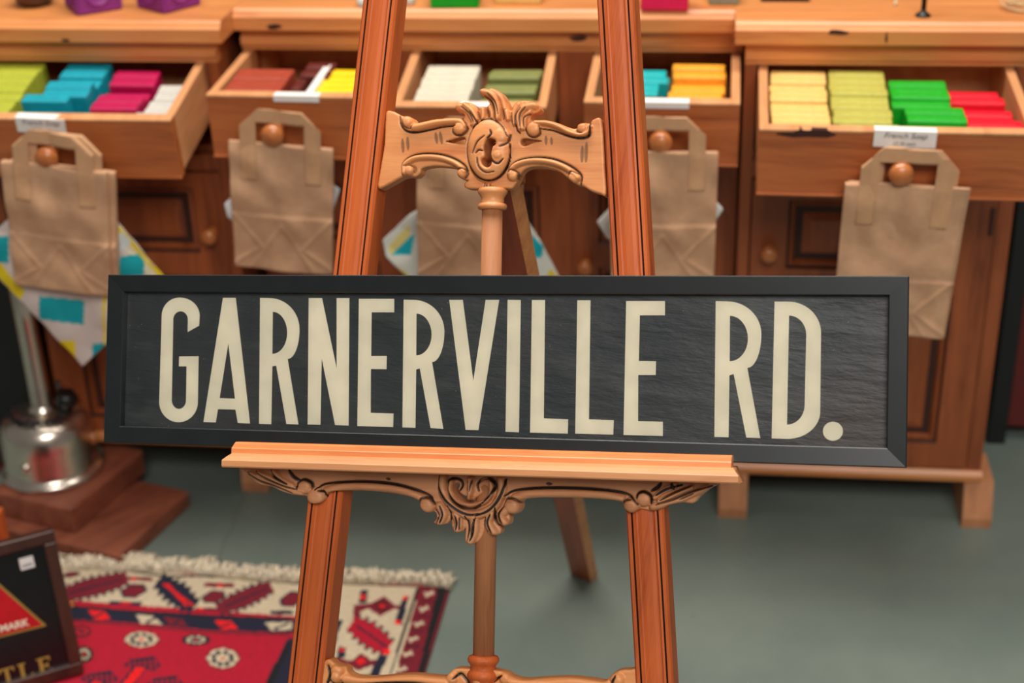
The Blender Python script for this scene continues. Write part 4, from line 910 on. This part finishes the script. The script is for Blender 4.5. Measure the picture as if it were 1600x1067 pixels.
# ledge and lip
def ledge():
    w_f = 0.034
    a = EP(346, 730, w_f); b = EP(1153.5, 756, w_f); d = (b-a)/np.linalg.norm(b-a); nrm = np.array([-d[1], d[0]]); L = np.linalg.norm(b-a)
    D3 = EU*d[0]+EV*d[1]; N3 = EU*nrm[0]+EV*nrm[1]; P0 = E3(a[0], a[1], 0.0)
    th = 0.0165
    prof = [(-0.0205, 0), (-0.0205, th-0.001), (w_f-0.012, th-0.001), (w_f-0.006, th-0.004), (w_f-0.001, th*0.52), (w_f, th*0.46), (w_f, 0.0015), (w_f-0.0015, 0)]
    m = MB()
    # mitred ends: taper the top of the moulding inward a little
    n = len(prof); V = []
    for end, sgn in ((0, 1), (L, -1)):
        for (w, t) in prof:
            ins = 0.0 if t < th*0.5 else (t-th*0.5)/(th*0.5)*0.008
            V.append(P0+D3*(end+sgn*ins)+N3*t+EN*w)
    F = [[i, (i+1) % n, n+(i+1) % n, n+i] for i in range(n)]+[list(range(n))[::-1], [n+i for i in range(n)]]
    m.add(V, F); m.build('ledge', M_ledge, easel)
    w_l = 0.020
    a2 = EP(362, 706, w_l); b2 = EP(1142.5, 731, w_l); a3 = EP(364, 690.5, w_l)
    lh = abs((a3-a2)@nrm); off = (a2-a)@nrm; s0 = (a2-a)@d; s1 = (b2-a)@d
    pr = [(0.0012, th-0.0012-0.001), (0.0012, off+lh-0.002), (0.004, off+lh), (w_l-0.006, off+lh), (w_l-0.002, off+lh-0.002), (w_l-0.0005, off+lh-0.006), (w_l+0.0005, off+0.004), (w_l+0.001, th-0.0022)]
    V = [P0+D3*e+N3*t+EN*w for e in (s0, s1) for (w, t) in pr]; n = len(pr)
    for i, (w, t) in enumerate(pr):
        if t > off+lh*0.6: V[i] = V[i]+D3*0.002
    m = MB().add(V, [[i, (i+1) % n, n+(i+1) % n, n+i] for i in range(n)]+[list(range(n))[::-1], [n+i for i in range(n)]])
    m.build('ledge_lip', M_lip, easel)['label'] = 'orange upper lip of the ledge'
    return P0, D3, N3
ledge()

# turned rod with collars
ra = EP(768.5, 330, WL-0.008); rb = EP(755, 1010, WL-0.008); A3 = E3(ra[0], ra[1], WL-0.010); B3 = E3(rb[0], rb[1], WL-0.010)
ad = (A3-B3); RL = np.linalg.norm(ad); ad = ad/RL
RR = 0.0118
mb = MB().lathe([(RR, -0.02), (RR, RL*0.5), (RR*0.97, RL+0.012)], B3, ad, 36); mb.build('rod', M_rod, easel)
def collar(px0, px1, px2, prof, flip=1):
    pass
def on_rod(y): q = EP(768.5+(755-768.5)*(y-330)/680, y, WL-0.010); return float((E3(q[0], q[1], WL-0.010)-B3)@ad)
h0, h1 = on_rod(327), on_rod(294)
sp = h1-h0
mb = MB().lathe([(RR, h0-0.001), (0.0155, h0), (0.0165, h0+sp*0.12), (0.0155, h0+sp*0.24), (0.0125, h0+sp*0.30), (0.0130, h0+sp*0.42), (0.0125, h0+sp*0.5), (0.0140, h0+sp*0.62), (0.0160, h0+sp*0.74), (0.0168, h0+sp*0.84), (0.0160, h0+sp*0.94), (0.0145, h0+sp*1.0)], B3, ad, 40); mb.build('collar', M_carve, easel)
g1, g0 = on_rod(1023), on_rod(1062); sp = g1-g0
mb = MB().lathe([(0.0145, g0-0.05), (0.0150, g0), (0.0172, g0+sp*0.08), (0.0178, g0+sp*0.22), (0.0165, g0+sp*0.34), (0.0140, g0+sp*0.42), (0.0138, g0+sp*0.56), (0.0150, g0+sp*0.64), (0.0170, g0+sp*0.72), (0.0175, g0+sp*0.84), (0.0160, g0+sp*0.95), (0.0120, g0+sp*1.0)], B3, ad, 40); mb.build('collar', M_leg, easel)

# rear leg
f0 = at_z(913, 898, 0.0); q = EP(779, 270, WL-0.050); top = E3(q[0], q[1], WL-0.050)
dr = top-f0; Lr = np.linalg.norm(dr); dr = dr/Lr
side = EU-(EU@dr)*dr; side /= np.linalg.norm(side); nrm = np.cross(side, dr)
if nrm@(CPOS-top) < 0: nrm = -nrm
ang = math.radians(24); s2 = side*math.cos(ang)+nrm*math.sin(ang); n2 = -side*math.sin(ang)+nrm*math.cos(ang)
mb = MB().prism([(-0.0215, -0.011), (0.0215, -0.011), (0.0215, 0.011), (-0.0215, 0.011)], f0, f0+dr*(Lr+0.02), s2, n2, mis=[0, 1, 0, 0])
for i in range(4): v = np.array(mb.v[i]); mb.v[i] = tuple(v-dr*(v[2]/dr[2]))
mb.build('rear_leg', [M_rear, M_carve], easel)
hb = E3(q[0], q[1]+0.012, 0); MB().box((q[0]-0.028, q[1]-0.012, WL-0.066), (q[0]+0.028, q[1]+0.030, WL-0.0225), 0.002, basis=EVx).build('hinge_block', M_rear, easel)

# ------------------------------------------------------------------ rug
def rug():
    z = 0.007
    c0 = at_z(703, 919, z)[:2]; c1 = at_z(95, 886, z)[:2]; ex = (c0-c1)/np.linalg.norm(c0-c1)
    cr = at_z(663, 1052, z)[:2]; ey = c0-cr; ey /= np.linalg.norm(ey)
    # rug axes along its back edge and its right edge; extends beyond the frame
    W = 0.95; D = 0.62; st = 0.0026
    nx, ny = int(W/st), int(D/st)
    I, J = np.meshgrid(np.arange(nx+1), np.arange(ny+1)); X = c0[0]-ex[0]*I*st-ey[0]*J*st; Y = c0[1]-ex[1]*I*st-ey[1]*J*st
    # slight waviness of the back edge, fading with depth
    wv = 0.006*np.sin(I*st*14+0.5)*np.exp(-J*st*6); X += ey[0]*wv; Y += ey[1]*wv
    rg = np.random.RandomState(1); Z = z+0.0012*np.sin(I*st*30)*np.cos(J*st*22)+rg.uniform(-0.0004, 0.0004, X.shape)
    P = np.stack([X.ravel(), Y.ravel(), Z.ravel()], 1); u, v = to_px(P)
    RED, MAR, NAV, IV, BRT, BLK = (184, 4, 42), (124, 16, 38), (24, 26, 50), (212, 194, 164), (244, 16, 20), (18, 16, 22)
    C = np.zeros((len(u), 4)); C[:] = srgb(RED)
    S = []   # painted back to front, positions traced on the rug
    Za = lambda pts: [(80+x/4.0, 850+y/4.0) for x, y in pts]      # left part
    Zb = lambda pts: [(400+x/4.0, 880+y/4.0) for x, y in pts]     # right part
    # border ivory ground along the back and down the right
    S.append(([(-300, 870), (95, 884), (200, 888), (300, 897), (400, 904), (480, 909), (600, 915), (720, 919), (640, 1110), (560, 1110), (600, 960), (520, 955), (480, 964), (300, 952), (180, 943), (95, 936), (-300, 925)], IV))
    S.append(([(60, 884), (180, 887), (260, 899), (320, 898), (480, 911), (560, 913), (700, 917), (700, 920), (560, 916), (480, 914), (320, 901.5), (260, 902), (180, 890), (60, 888)], BLK))
    # second ivory border column at right
    S.append((Zb([(430, 330), (560, 330), (1010, 150), (800, 800), (620, 1100), (200, 1100), (440, 620)]), IV))
    S.append((Zb([(490, 130), (1010, 150), (840, 700), (700, 1100), (260, 1100), (420, 700), (560, 350), (480, 340)]), IV))
    # navy band with cartouches, back
    S.append((Za([(-200, 380), (120, 392), (300, 402), (500, 420), (700, 432), (1000, 450), (1500, 470), (1700, 475), (1700, 560), (1500, 555), (1000, 538), (700, 512), (500, 492), (300, 480), (120, 468), (-200, 455)]), NAV))
    for p, c in (([(228, 408), (330, 420), (370, 470), (275, 474)], BRT), ([(530, 438), (640, 452), (700, 505), (560, 495)], IV), ([(700, 455), (820, 468), (850, 512), (740, 506)], MAR), ([(1020, 475), (1120, 478), (1172, 530), (1070, 532)], BRT), ([(1330, 490), (1505, 485), (1505, 535), (1380, 540)], IV), ([(-60, 405), (60, 412), (60, 455), (-40, 450)], IV)):
        S.append((Za(p), c))
    for p in ([(262, 450), (320, 425), (326, 436), (275, 462)], [(590, 482), (650, 455), (660, 466), (600, 494)], [(760, 494), (800, 470), (806, 482), (770, 506)], [(1060, 510), (1120, 488), (1126, 500), (1070, 522)], [(1390, 525), (1480, 490), (1486, 500), (1400, 536)]): S.append((Za(p), NAV))
    S.append((Za([(-200, 466), (130, 468), (500, 500), (700, 520), (1000, 545), (1500, 560), (1500, 574), (1000, 560), (700, 534), (500, 514), (130, 484), (-200, 480)]), MAR))
    S.append((Za([(-200, 374), (120, 385), (300, 396), (500, 414), (700, 426), (1000, 444), (1500, 462), (1500, 470), (1000, 453), (700, 434), (500, 422), (300, 404), (120, 393), (-200, 382)]), BLK))
    def stepd(pts, c): S.append((pts, c))
    # serrated maroon leaves
    def serr(a, b, w, n, col, cv, core=None, edge=NAV):
        a, b = np.array(a, float), np.array(b, float); d = b-a; L = np.linalg.norm(d); d /= L; m = np.array([-d[1], d[0]])
        def outl(ww):
            up = []; dn = []
            for i in range(n):
                t0 = L*i/n; t1 = L*(i+1)/n; prof = ww*(0.62+0.38*math.sin(PI*(i+0.5)/n))
                up += [a+d*t0+m*(prof*0.9), a+d*t0+m*prof*1.2, a+d*(t0+t1)/2+m*prof*1.2, a+d*(t0+t1)/2+m*prof*0.9]; dn += [a+d*t0-m*(prof*0.9), a+d*(t0)-m*prof*1.2, a+d*(t0+t1)/2-m*prof*1.2, a+d*(t0+t1)/2-m*prof*0.9]
            return up+dn[::-1]
        S.append((cv([tuple(q) for q in outl(w*1.12)]), edge)); S.append((cv([tuple(q) for q in outl(w*0.92)]), col))
        if core: S.append((cv([tuple(a+d*L*0.12+m*w*0.10), tuple(b-d*L*0.12+m*w*0.10), tuple(b-d*L*0.12-m*w*0.10), tuple(a+d*L*0.12-m*w*0.10)]), core))
    serr((60, 320), (500, 205), 55, 9, MAR, Za, NAV); serr((670, 225), (915, 405), 66, 7, NAV, Za, BRT, NAV); S.append((Za([(712, 250), (735, 245), (858, 385), (845, 395)]), BRT))
    serr((1040, 410), (1400, 255), 52, 8, MAR, Za, NAV)
    S.append((Za([(440, 200), (620, 205), (640, 232), (450, 225)]), MAR)); S.append((Za([(505, 205), (530, 205), (530, 228), (505, 228)]), BRT))
    for cx, cy, sx, sy in ((515, 292, 88, 45), (1015, 330, 80, 42), (1500, 345, 75, 50), (125, 190, 60, 18)):
        S.append((Za([(cx-sx, cy), (cx-10, cy-sy), (cx+sx*0.8, cy-sy*0.9), (cx+sx, cy), (cx+10, cy+sy), (cx-sx*0.8, cy+sy*0.9)]), NAV)); S.append((Za([(cx-sx*.8, cy), (cx-10, cy-sy*.8), (cx+sx*0.65, cy-sy*0.7), (cx+sx*.8, cy), (cx+10, cy+sy*.8), (cx-sx*0.65, cy+sy*0.7)]), MAR))
    for p, c in (([(365, 355), (570, 360), (560, 388), (360, 378)], NAV), ([(430, 362), (500, 362), (495, 378), (430, 376)], BRT), ([(960, 240), (1150, 245), (1140, 272), (955, 268)], MAR), ([(1040, 250), (1075, 250), (1075, 268), (1040, 268)], BRT), ([(1370, 415), (1510, 415), (1510, 440), (1370, 440)], NAV), ([(900, 395), (1060, 400), (1060, 420), (900, 420)], MAR), ([(920, 398), (950, 398), (950, 416), (920, 416)], BRT)): S.append((Za(p), c))
    S.append((Zb([(-300, 480), (205, 470), (60, 745), (-60, 1100), (-300, 1100)]), RED))
    # field rosettes
    def rosette(cx, cy, rx, ry, base=IV, dots=NAV):
        S.append((Za([(cx+rx*1.08*math.cos(t), cy+ry*1.1*math.sin(t)) for t in np.linspace(0, 2*PI, 14)[:-1]]), MAR if base == IV else BLK)); S.append((Za([(cx+rx*math.cos(t), cy+ry*math.sin(t)) for t in np.linspace(0, 2*PI, 9)[:-1]]), base))
        for k in range(8):
            t = k*PI/4+0.3; qx, qy = cx+rx*0.58*math.cos(t), cy+ry*0.58*math.sin(t); S.append((Za([(qx-rx*.19, qy-ry*.1), (qx+rx*.05, qy-ry*.26), (qx+rx*.19, qy+ry*.1), (qx-rx*.05, qy+ry*.26)]), dots))
        S.append((Za([(cx-rx*.14, cy), (cx, cy-ry*.2), (cx+rx*.14, cy), (cx, cy+ry*.2)]), BRT))
    rosette(565, 595, 105, 50); rosette(1072, 713, 100, 64); rosette(905, 598, 85, 32, NAV, IV); rosette(205, 690, 55, 50, BLK, IV); rosette(190, 545, 55, 34, NAV, BRT)
    rosette(1072, 713, 100, 64)
    # combs with bright stems at the front
    for ox, oy in ((0, 0), (-270, 90), (140, 120)):
        S.append((Za([(450+ox, 755+oy), (500+ox, 720+oy), (640+ox, 700+oy), (690+ox, 760+oy), (640+ox, 790+oy), (500+ox, 780+oy)]), NAV))
        for k in range(6):
            x = 480+ox+k*32; S.append((Za([(x, 735+oy-k*3), (x+14, 733+oy-k*3), (x+22, 776+oy), (x+8, 778+oy)]), RED))
        S.append((Za([(520+ox, 755+oy), (605+ox, 765+oy), (480+ox, 930+oy), (380+ox, 930+oy)]), NAV)); S.append((Za([(532+ox, 765+oy), (590+ox, 775+oy), (465+ox, 930+oy), (400+ox, 930+oy)]), BRT))
    # right edge of the field and the right borders
    S.append((Zb([(490, 350), (545, 355), (460, 600), (300, 1100), (-60, 1100), (60, 740), (200, 470), (420, 440)]), NAV)); S.append((Zb([(495, 375), (510, 380), (430, 560), (60, 1100), (20, 1100)]), MAR)); S.append((Zb([(205, 490), (225, 500), (90, 780), (-20, 1100), (-60, 1100), (50, 760)]), BLK))
    # figure in the right ivory border
    for p, c in (([(655, 165), (700, 170), (690, 250), (640, 245)], NAV), ([(655, 195), (685, 195), (682, 225), (652, 225)], BRT), ([(610, 260), (720, 250), (800, 205), (870, 265), (915, 265), (915, 285), (860, 285), (775, 330), (700, 280), (655, 300), (640, 370), (605, 385)], MAR), ([(920, 200), (955, 205), (915, 385), (860, 380)], NAV),
                 ([(920, 205), (950, 205), (945, 232), (918, 232)], BRT), ([(870, 355), (905, 358), (900, 385), (865, 380)], BRT), ([(740, 265), (790, 235), (835, 268), (790, 300)], BLK), ([(762, 265), (790, 252), (812, 268), (786, 282)], BRT)): S.append((Zb(p), c))
    serr((600, 370), (850, 545), 70, 6, RED, Zb, NAV); S.append((Zb([(800, 530), (840, 535), (835, 570), (795, 565)]), BRT))
    for p, c in (([(520, 520), (570, 525), (550, 590), (500, 600)], NAV), ([(520, 530), (555, 530), (550, 550), (518, 550)], BRT), ([(500, 590), (600, 610), (660, 560), (720, 605), (810, 600), (800, 640), (720, 640), (640, 670), (570, 635), (480, 620)], MAR), ([(620, 612), (660, 590), (690, 612), (650, 635)], BRT), ([(760, 580), (830, 570), (760, 720), (700, 740)], NAV), ([(640, 700), (760, 690), (740, 740), (640, 740)], BLK)): S.append((Zb(p), c))
    # maroon guard stripe with ivory hourglasses and dark edge
    S.append((Zb([(1000, 150), (1025, 155), (700, 1100), (620, 1100), (800, 800), (900, 480)]), BLK)); S.append((Zb([(1020, 150), (1140, 155), (1010, 700), (900, 1100), (700, 1100), (870, 700), (960, 400)]), MAR)); S.append((Zb([(1135, 155), (1260, 165), (1140, 700), (1000, 1150), (880, 1100), (1010, 700)]), BLK)); S.append((Zb([(1190, 175), (1215, 180), (1060, 740), (960, 1100), (940, 1100), (1030, 740)]), MAR))
    for i in range(9):
        cx, cy = 1082-i*31-i*i*0.6, 190+i*94
        S.append((Zb([(cx-36, cy-14), (cx-10, cy-4), (cx+20, cy-22), (cx+36, cy+4), (cx+10, cy+6), (cx-18, cy+24)]), IV)); S.append((Zb([(cx+38, cy+44), (cx-50, cy+40), (cx-52, cy+48), (cx+34, cy+52)]), BLK))
    for poly, c in S:
        m = inside(u, v, np.array(poly, float)); C[m] = srgb(c)
    C[:, :3] *= rg.uniform(0.82, 1.1, (len(u), 1))
    idx = np.arange((nx+1)*(ny+1)).reshape(ny+1, nx+1); F = np.stack([idx[:-1, :-1].ravel(), idx[:-1, 1:].ravel(), idx[1:, 1:].ravel(), idx[1:, :-1].ravel()], 1)
    nrm = np.cross(P[F[0][1]]-P[F[0][0]], P[F[0][2]]-P[F[0][0]]); F = F if nrm[2] > 0 else F[:, ::-1]
    # underside
    n = len(P); P2 = P.copy(); P2[:, 2] = 0.0005; rim = np.concatenate([idx[0, :], idx[1:, -1], idx[-1, ::-1][1:], idx[::-1, 0][1:-1]]); side = np.stack([rim, np.roll(rim, -1), np.roll(rim, -1)+n, rim+n], 1)
    org = np.array([c0[0]-0.4, c0[1]-0.25, 0.0])
    r = thing('patterned_rug', org, 'red, ivory and navy woven rug with cream fringe on the floor, bottom left', 'rug')
    me = bpy.data.meshes.new('rug_pile'); me.from_pydata((np.vstack([P, P2])-org).tolist(), [], np.vstack([F, F[:, ::-1]+n, side]).tolist())
    ca = me.color_attributes.new('Col', 'FLOAT_COLOR', 'POINT'); ca.data.foreach_set('color', np.vstack([C, C]).astype(np.float32).ravel()); me.update()
    link('rug_pile', me, attr_mat('wool_pile', 0.95, 700, 0.3, bump=0.6), r)
    # fringe: many short curly tufts along the back edge
    mb = MB(); rr = random.Random(9)
    tot = 620
    for i in range(tot):
        s = W*i/tot+rr.uniform(-.001, .001); wv = 0.006*math.sin(s*14+0.5); b = np.array([c0[0]-ex[0]*s+ey[0]*wv, c0[1]-ex[1]*s+ey[1]*wv])
        L = rr.uniform(0.026, 0.048); big = abs(s-0.455) < 0.014 or 0.56 < s < 0.60
        if big: L = rr.uniform(0.045, 0.060)
        a = rr.uniform(-0.5, 0.5) if not big else rr.uniform(-0.1, 0.25); dirv = ey*math.cos(a)+ex*math.sin(a); lift = rr.uniform(0.004, 0.022)
        pts = []
        for k in range(5):
            t = k/4; q = b-ey*0.004+dirv*L*t+ex*0.004*math.sin(t*5+i); pts.append((q[0], q[1], 0.004+lift*math.sin(PI*min(t*1.1, 1))*1.0+rr.uniform(0, .002)+0.0015))
        mb.tube(pts, [0.0022, 0.0022, 0.0020, 0.0017, 0.001], 4)
    fr = mb.build('fringe', plain('cream_fringe', (232, 218, 192), 0.95, var=0.15, scale=300), r); fr['kind'] = 'stuff'
rug()

# ------------------------------------------------------------------ stepped wooden block with lantern
def zc(x, y, z): return at_z(x, y, z)
SL, BK = 0.034, 0.086
a = zc(184, 869, SL); b = zc(295, 767, SL); c_ = zc(123, 852, SL); e = zc(240, 753, SL)
ub = zc(111, 797, BK); uc = zc(231, 704, BK)
ydir = np.append((b-a)[:2]/np.linalg.norm((b-a)[:2]), 0); xdir = np.array([ydir[1], -ydir[0], 0])
Ld = float(np.linalg.norm((b-a)[:2])); step_w = float((a-ub)@xdir)
root = thing('stepped_block', tuple(np.array([a[0], a[1], 0])-xdir*0.15+ydir*Ld/2), 'worn dark wooden stepped block on the floor left, under the metal lantern', 'wooden block')
def bas(O):
    return lambda q: Vector(O+xdir*q.x+ydir*q.y+np.array([0, 0, q.z]))
A0 = np.array([a[0], a[1], 0.0])
MB().box((-0.30, 0, 0.0), (0, Ld, SL), 0.004, basis=bas(A0)).build('lower_step', M_block, root)
up0 = float((ub-A0)@ydir); up1 = float((uc-A0)@ydir)
MB().box((-0.30, max(up0, 0.001), SL), (-step_w, up1, BK), 0.004, basis=bas(A0)).build('upper_step', M_block, root)
# lantern
lc = zc(84, 730, BK); R0 = 0.080
lan = thing('pressure_lantern', (lc[0], lc[1], BK+0.0002), 'polished metal lantern tank with tall column standing on the stepped block', 'lantern')
lo = Vector((lc[0], lc[1], BK+0.0002))
LK = 1.2
MB().lathe([(0.070, 0), (0.081, 0.001), (0.082, 0.006), (0.078, 0.010), (0.073, 0.013), (0.0715, 0.018), (0.0710, 0.056), (0.0695, 0.073), (0.0655, 0.087), (0.058, 0.097), (0.046, 0.104), (0.032, 0.108), (0.020, 0.110)], lo, seg=64, k=LK).build('tank', M_metal, lan)
MB().lathe([(0.022, 0.106), (0.022, 0.111), (0.0175, 0.114), (0.0155, 0.118), (0.0150, 0.26), (0.0150, 0.42)], lo, seg=32, k=LK).build('column', M_metal, lan)
cap = lo+Vector((-0.012, -0.070, 0.040))*LK; MB().lathe([(0.010, -0.002), (0.010, 0.004), (0.008, 0.006), (0.003, 0.008)], cap, (-0.1, -1, 0.1), 20).build('filler_cap', M_metal, lan)
tp = lo+Vector((0.034, 0.010, 0.106))*LK; mb = MB(); mb.lathe([(0.010, 0), (0.018, 0.006), (0.022, 0.020), (0.014, 0.034)], tp, (0.2, 0, 1), 20); mb.lathe([(0.004, 0), (0.004, 0.05)], tp+Vector((-0.012, 0.01, 0)), (0, 0, 1), 12)
mb.build('pump_knob', M_blackp, lan)
# chain lying round the shoulder of the tank
mb = MB(); ch_pts = []
for i in range(20):
    t = i/19; ang = math.radians(330-205*t); rad = 0.050+0.034*max(0, t-0.55); zz = 0.109-0.040*max(0, t-0.62)*2.0
    ch_pts.append(lo+Vector((rad*math.cos(ang), rad*math.sin(ang), zz))*LK)
for i in range(7): ch_pts.append(ch_pts[19]+Vector((-0.011*(i+1), -0.004*(i+1), -0.0065*(i+1))))
for i, c0 in enumerate(ch_pts[:-1]):
    d = (ch_pts[i+1]-c0).normalized(); n0 = Vector((0, 0, 1)) if i % 2 else d.cross(Vector((0, 0, 1))).normalized(); n0 = (n0-d*n0.dot(d)).normalized(); mid = (c0+ch_pts[i+1])/2
    mb.tube([mid+d*0.0085*math.cos(t)+n0*0.0052*math.sin(t) for t in np.linspace(0, 2*PI, 14, endpoint=False)], 0.0017, 6, closed=True)
mb.build('chain', M_blackp, lan)

# ------------------------------------------------------------------ framed advertising sign, lower left
cA = at_z(84, 828, 0.26)
def fit_dir():
    best = None
    for k in range(-40, 90):
        an = math.radians(k); d = np.array([math.cos(an), math.sin(an), 0]); q = to_px(cA-d*0.06); p0 = to_px(cA); sl = (q[1]-p0[1])/(q[0]-p0[0])
        if best is None or abs(sl+0.262) < best[0]: best = (abs(sl+0.262), an)
    return best[1]
an = fit_dir(); TU = np.array([math.cos(an), math.sin(an), 0]); TNh = np.array([math.sin(an), -math.cos(an), 0])
lean = math.radians(12); TV = np.array([0, 0, math.cos(lean)])-TNh*math.sin(lean); TN = np.cross(TU, TV)
# local (s to the left is negative) origin at the top right outer corner
def T3(X, Y, Z):
    X, Y, Z = np.broadcast_arrays(np.asarray(X, float), np.asarray(Y, float), np.asarray(Z, float)); return cA+X[..., None]*TU+Y[..., None]*TV+Z[..., None]*TN
def TB(q): return Vector(T3(q.x, q.y, q.z))
def TP(x, y): q = on_plane(x, y, TN, TN@cA)-cA; return np.array([q@TU, q@TV])
TH = 0.26/TV[2]-0.012; TW = 0.34
tr = thing('framed_pub_sign', tuple(T3(-TW/2, -TH, 0)), 'dark wood framed black sign with red triangle and gold letters, bottom left corner', 'sign')
fw = abs(TP(84+22, 924)[0]-0)*0+0.020
mb = MB(); mb.box((-TW, -fw, -0.018), (0, 0, 0), 0.002, basis=TB); mb.box((-TW, -TH, -0.018), (0, -TH+fw, 0), 0.002, basis=TB)
mb.box((-fw, -TH+fw, -0.018), (0, -fw, 0), 0.002, basis=TB); mb.box((-TW, -TH+fw, -0.018), (-TW+fw, -fw, 0), 0.002, basis=TB); mb.build('frame', M_tray, tr)
MB().box((-TW+fw, -TH+fw, -0.014), (-fw, -fw, -0.008), basis=TB).build('black_panel', M_signblack, tr)
def tri(pts, lo, hi, mat, nm): me = filled(nm, [pts], T3, lo, hi); q = link(nm, shift(me, tr.location), mat); q.parent = tr; return q
p1 = TP(74, 980); p0 = TP(0, 905); p2 = TP(0, 999)
gdir = p1-p0; left = p0-(gdir)*1.1; 
base = p2+(p2-p1)*1.6
tri([p1, base, (p1+base)/2+np.array([0, 1])*np.linalg.norm(p1-base)*0.80], -0.0082, -0.0074, M_gold, 'triangle_border')
cen = (p1+base+((p1+base)/2+np.array([0, 1])*np.linalg.norm(p1-base)*0.80))/3
sh = lambda p: cen+(p-cen)*0.94
tri([sh(p1), sh(base), sh((p1+base)/2+np.array([0, 1])*np.linalg.norm(p1-base)*0.80)], -0.0076, -0.0070, M_red, 'red_triangle')
def ttext(body, px, py, size, mat, right=True, ang=0.0, bold=0.0, nm='sign_text'):
    q = TP(px, py)
    def f(X, Y, Z): c, s = math.cos(ang), math.sin(ang); return T3(q[0]+X*c-Y*s, q[1]+X*s+Y*c, -0.0068+Z)
    me = text_mesh(nm, body, size, f, 0.0, 0.0, bold, 'RIGHT' if right else 'LEFT'); o = link(nm, shift(me, tr.location), mat); o.parent = tr; return o
bang = math.atan2((p1-base)[1], (p1-base)[0])
ttext('TRADE MARK', 46, 979, 0.0165, M_cream, ang=bang, bold=0.0004)
def slab_letters():
    """chunky serif gold letters T L E"""
    u = 0.0; out = []
    q = TP(84, 1053); s = 0.030
    def L(pts, dx): return [(q[0]+(x+dx)*s, q[1]+y*s) for x, y in pts]
    Epts = [(-0.72, 0), (0, 0), (0.02, 0.26), (-0.06, 0.26), (-0.16, 0.10), (-0.42, 0.10), (-0.42, 0.45), (-0.24, 0.45), (-0.20, 0.36), (-0.14, 0.36), (-0.14, 0.66), (-0.20, 0.66), (-0.24, 0.56), (-0.42, 0.56), (-0.42, 0.90), (-0.16, 0.90), (-0.06, 0.76), (0.0, 0.76), (-0.02, 1.0), (-0.72, 1.0), (-0.72, 0.93), (-0.62, 0.90), (-0.62, 0.10), (-0.72, 0.07)]
    Lpts = [(-0.72, 0), (0, 0), (0.02, 0.30), (-0.06, 0.30), (-0.16, 0.10), (-0.42, 0.10), (-0.42, 0.90), (-0.30, 0.93), (-0.30, 1.0), (-0.72, 1.0), (-0.72, 0.93), (-0.62, 0.90), (-0.62, 0.10), (-0.72, 0.07)]
    Tpts = [(-0.58, 0), (-0.22, 0), (-0.22, 0.07), (-0.30, 0.10), (-0.30, 0.90), (-0.14, 0.90), (-0.06, 0.74), (0.0, 0.74), (0.0, 1.0), (-0.80, 1.0), (-0.80, 0.74), (-0.74, 0.74), (-0.66, 0.90), (-0.50, 0.90), (-0.50, 0.10), (-0.58, 0.07)]
    return [L(Epts, 0), L(Lpts, -1.0), L(Tpts, -1.9)]
me = filled('gold_letters', slab_letters(), T3, -0.0082, -0.0074); o = link('gold_letters', shift(me, tr.location), M_gold); o.parent = tr
st = TP(43, 882)
mb = MB().box((-0.011, -0.010, -0.0081), (0.011, 0.010, -0.0075), 0.0005, basis=lambda q: Vector(T3(st[0]+q.x, st[1]+q.y, q.z))); stk = mb.build('price_sticker', M_label, tr)
mb = MB(); xx = -0.008
while xx < 0.008:
    w_ = rnd.choice((0.0004, 0.0008, 0.0012)); mb.box((xx, -0.006, -0.0076), (xx+w_, -0.001, -0.0073), basis=lambda q: Vector(T3(st[0]+q.x, st[1]+q.y, q.z))); xx += w_+0.0006
mb.build('barcode', M_ink, stk)
bb = TP(116, 946); bp = Vector(T3(0.0, bb[1], -0.008)); mb = MB(); mb.tube([bp+Vector(TU)*(0.004+0.004*math.cos(t))+Vector(TV)*0.004*math.sin(t) for t in np.linspace(0, 2*PI, 16, endpoint=False)], 0.0014, 6, closed=True); mb.build('brass_eye', M_brass, tr)

# orange wooden post at far left and dark things beyond the frame edges
pw = at_z(5, 838, 0.10); v0 = Vector(pw); o = MB().box((-0.040, -0.012, 0), (0.0, 0.012, 0.155), 0.003).mesh('wooden_post'); o = link('wooden_post', o, M_leg); o.location = (pw[0]+0.006, pw[1]-0.0, 0); tag(o, 'orange wooden post at the left edge behind the framed pub sign', 'post')

# dark upholstered bench behind, far right
rb_ = thing('dark_cabinet', (0.95, 3.05, 0), 'dark cabinet with a red front standing beyond the right end of the counter', 'cabinet')
MB().box((0.585, 2.78, 0), (0.622, 3.40, 0.95), 0.004).build('side_panel', M_blackp, rb_)
MB().box((0.623, 2.80, 0.03), (1.30, 3.40, 0.95), 0.004).build('front_panel', plain('dark_red_panel', (96, 26, 22), 0.7), rb_)
# left background: dark red and grey boards leaning by the left cabinet
for (x0, x1, mt, lab, nm) in ((-1.36, -1.275, M_blackp, 'dark upright board beyond the left end of the counter', 'dark_board'), (-1.47, -1.375, plain('dark_red_board', (92, 22, 22), 0.6), 'dark red upright board left of the counter', 'red_board')):
    o = MB().box((-(x1-x0)/2, 0, 0), ((x1-x0)/2, 0.02, 0.80), 0.003).mesh(nm); o = link(nm, o, mt); o.location = ((x0+x1)/2, 2.53, 0); tag(o, lab, 'board')
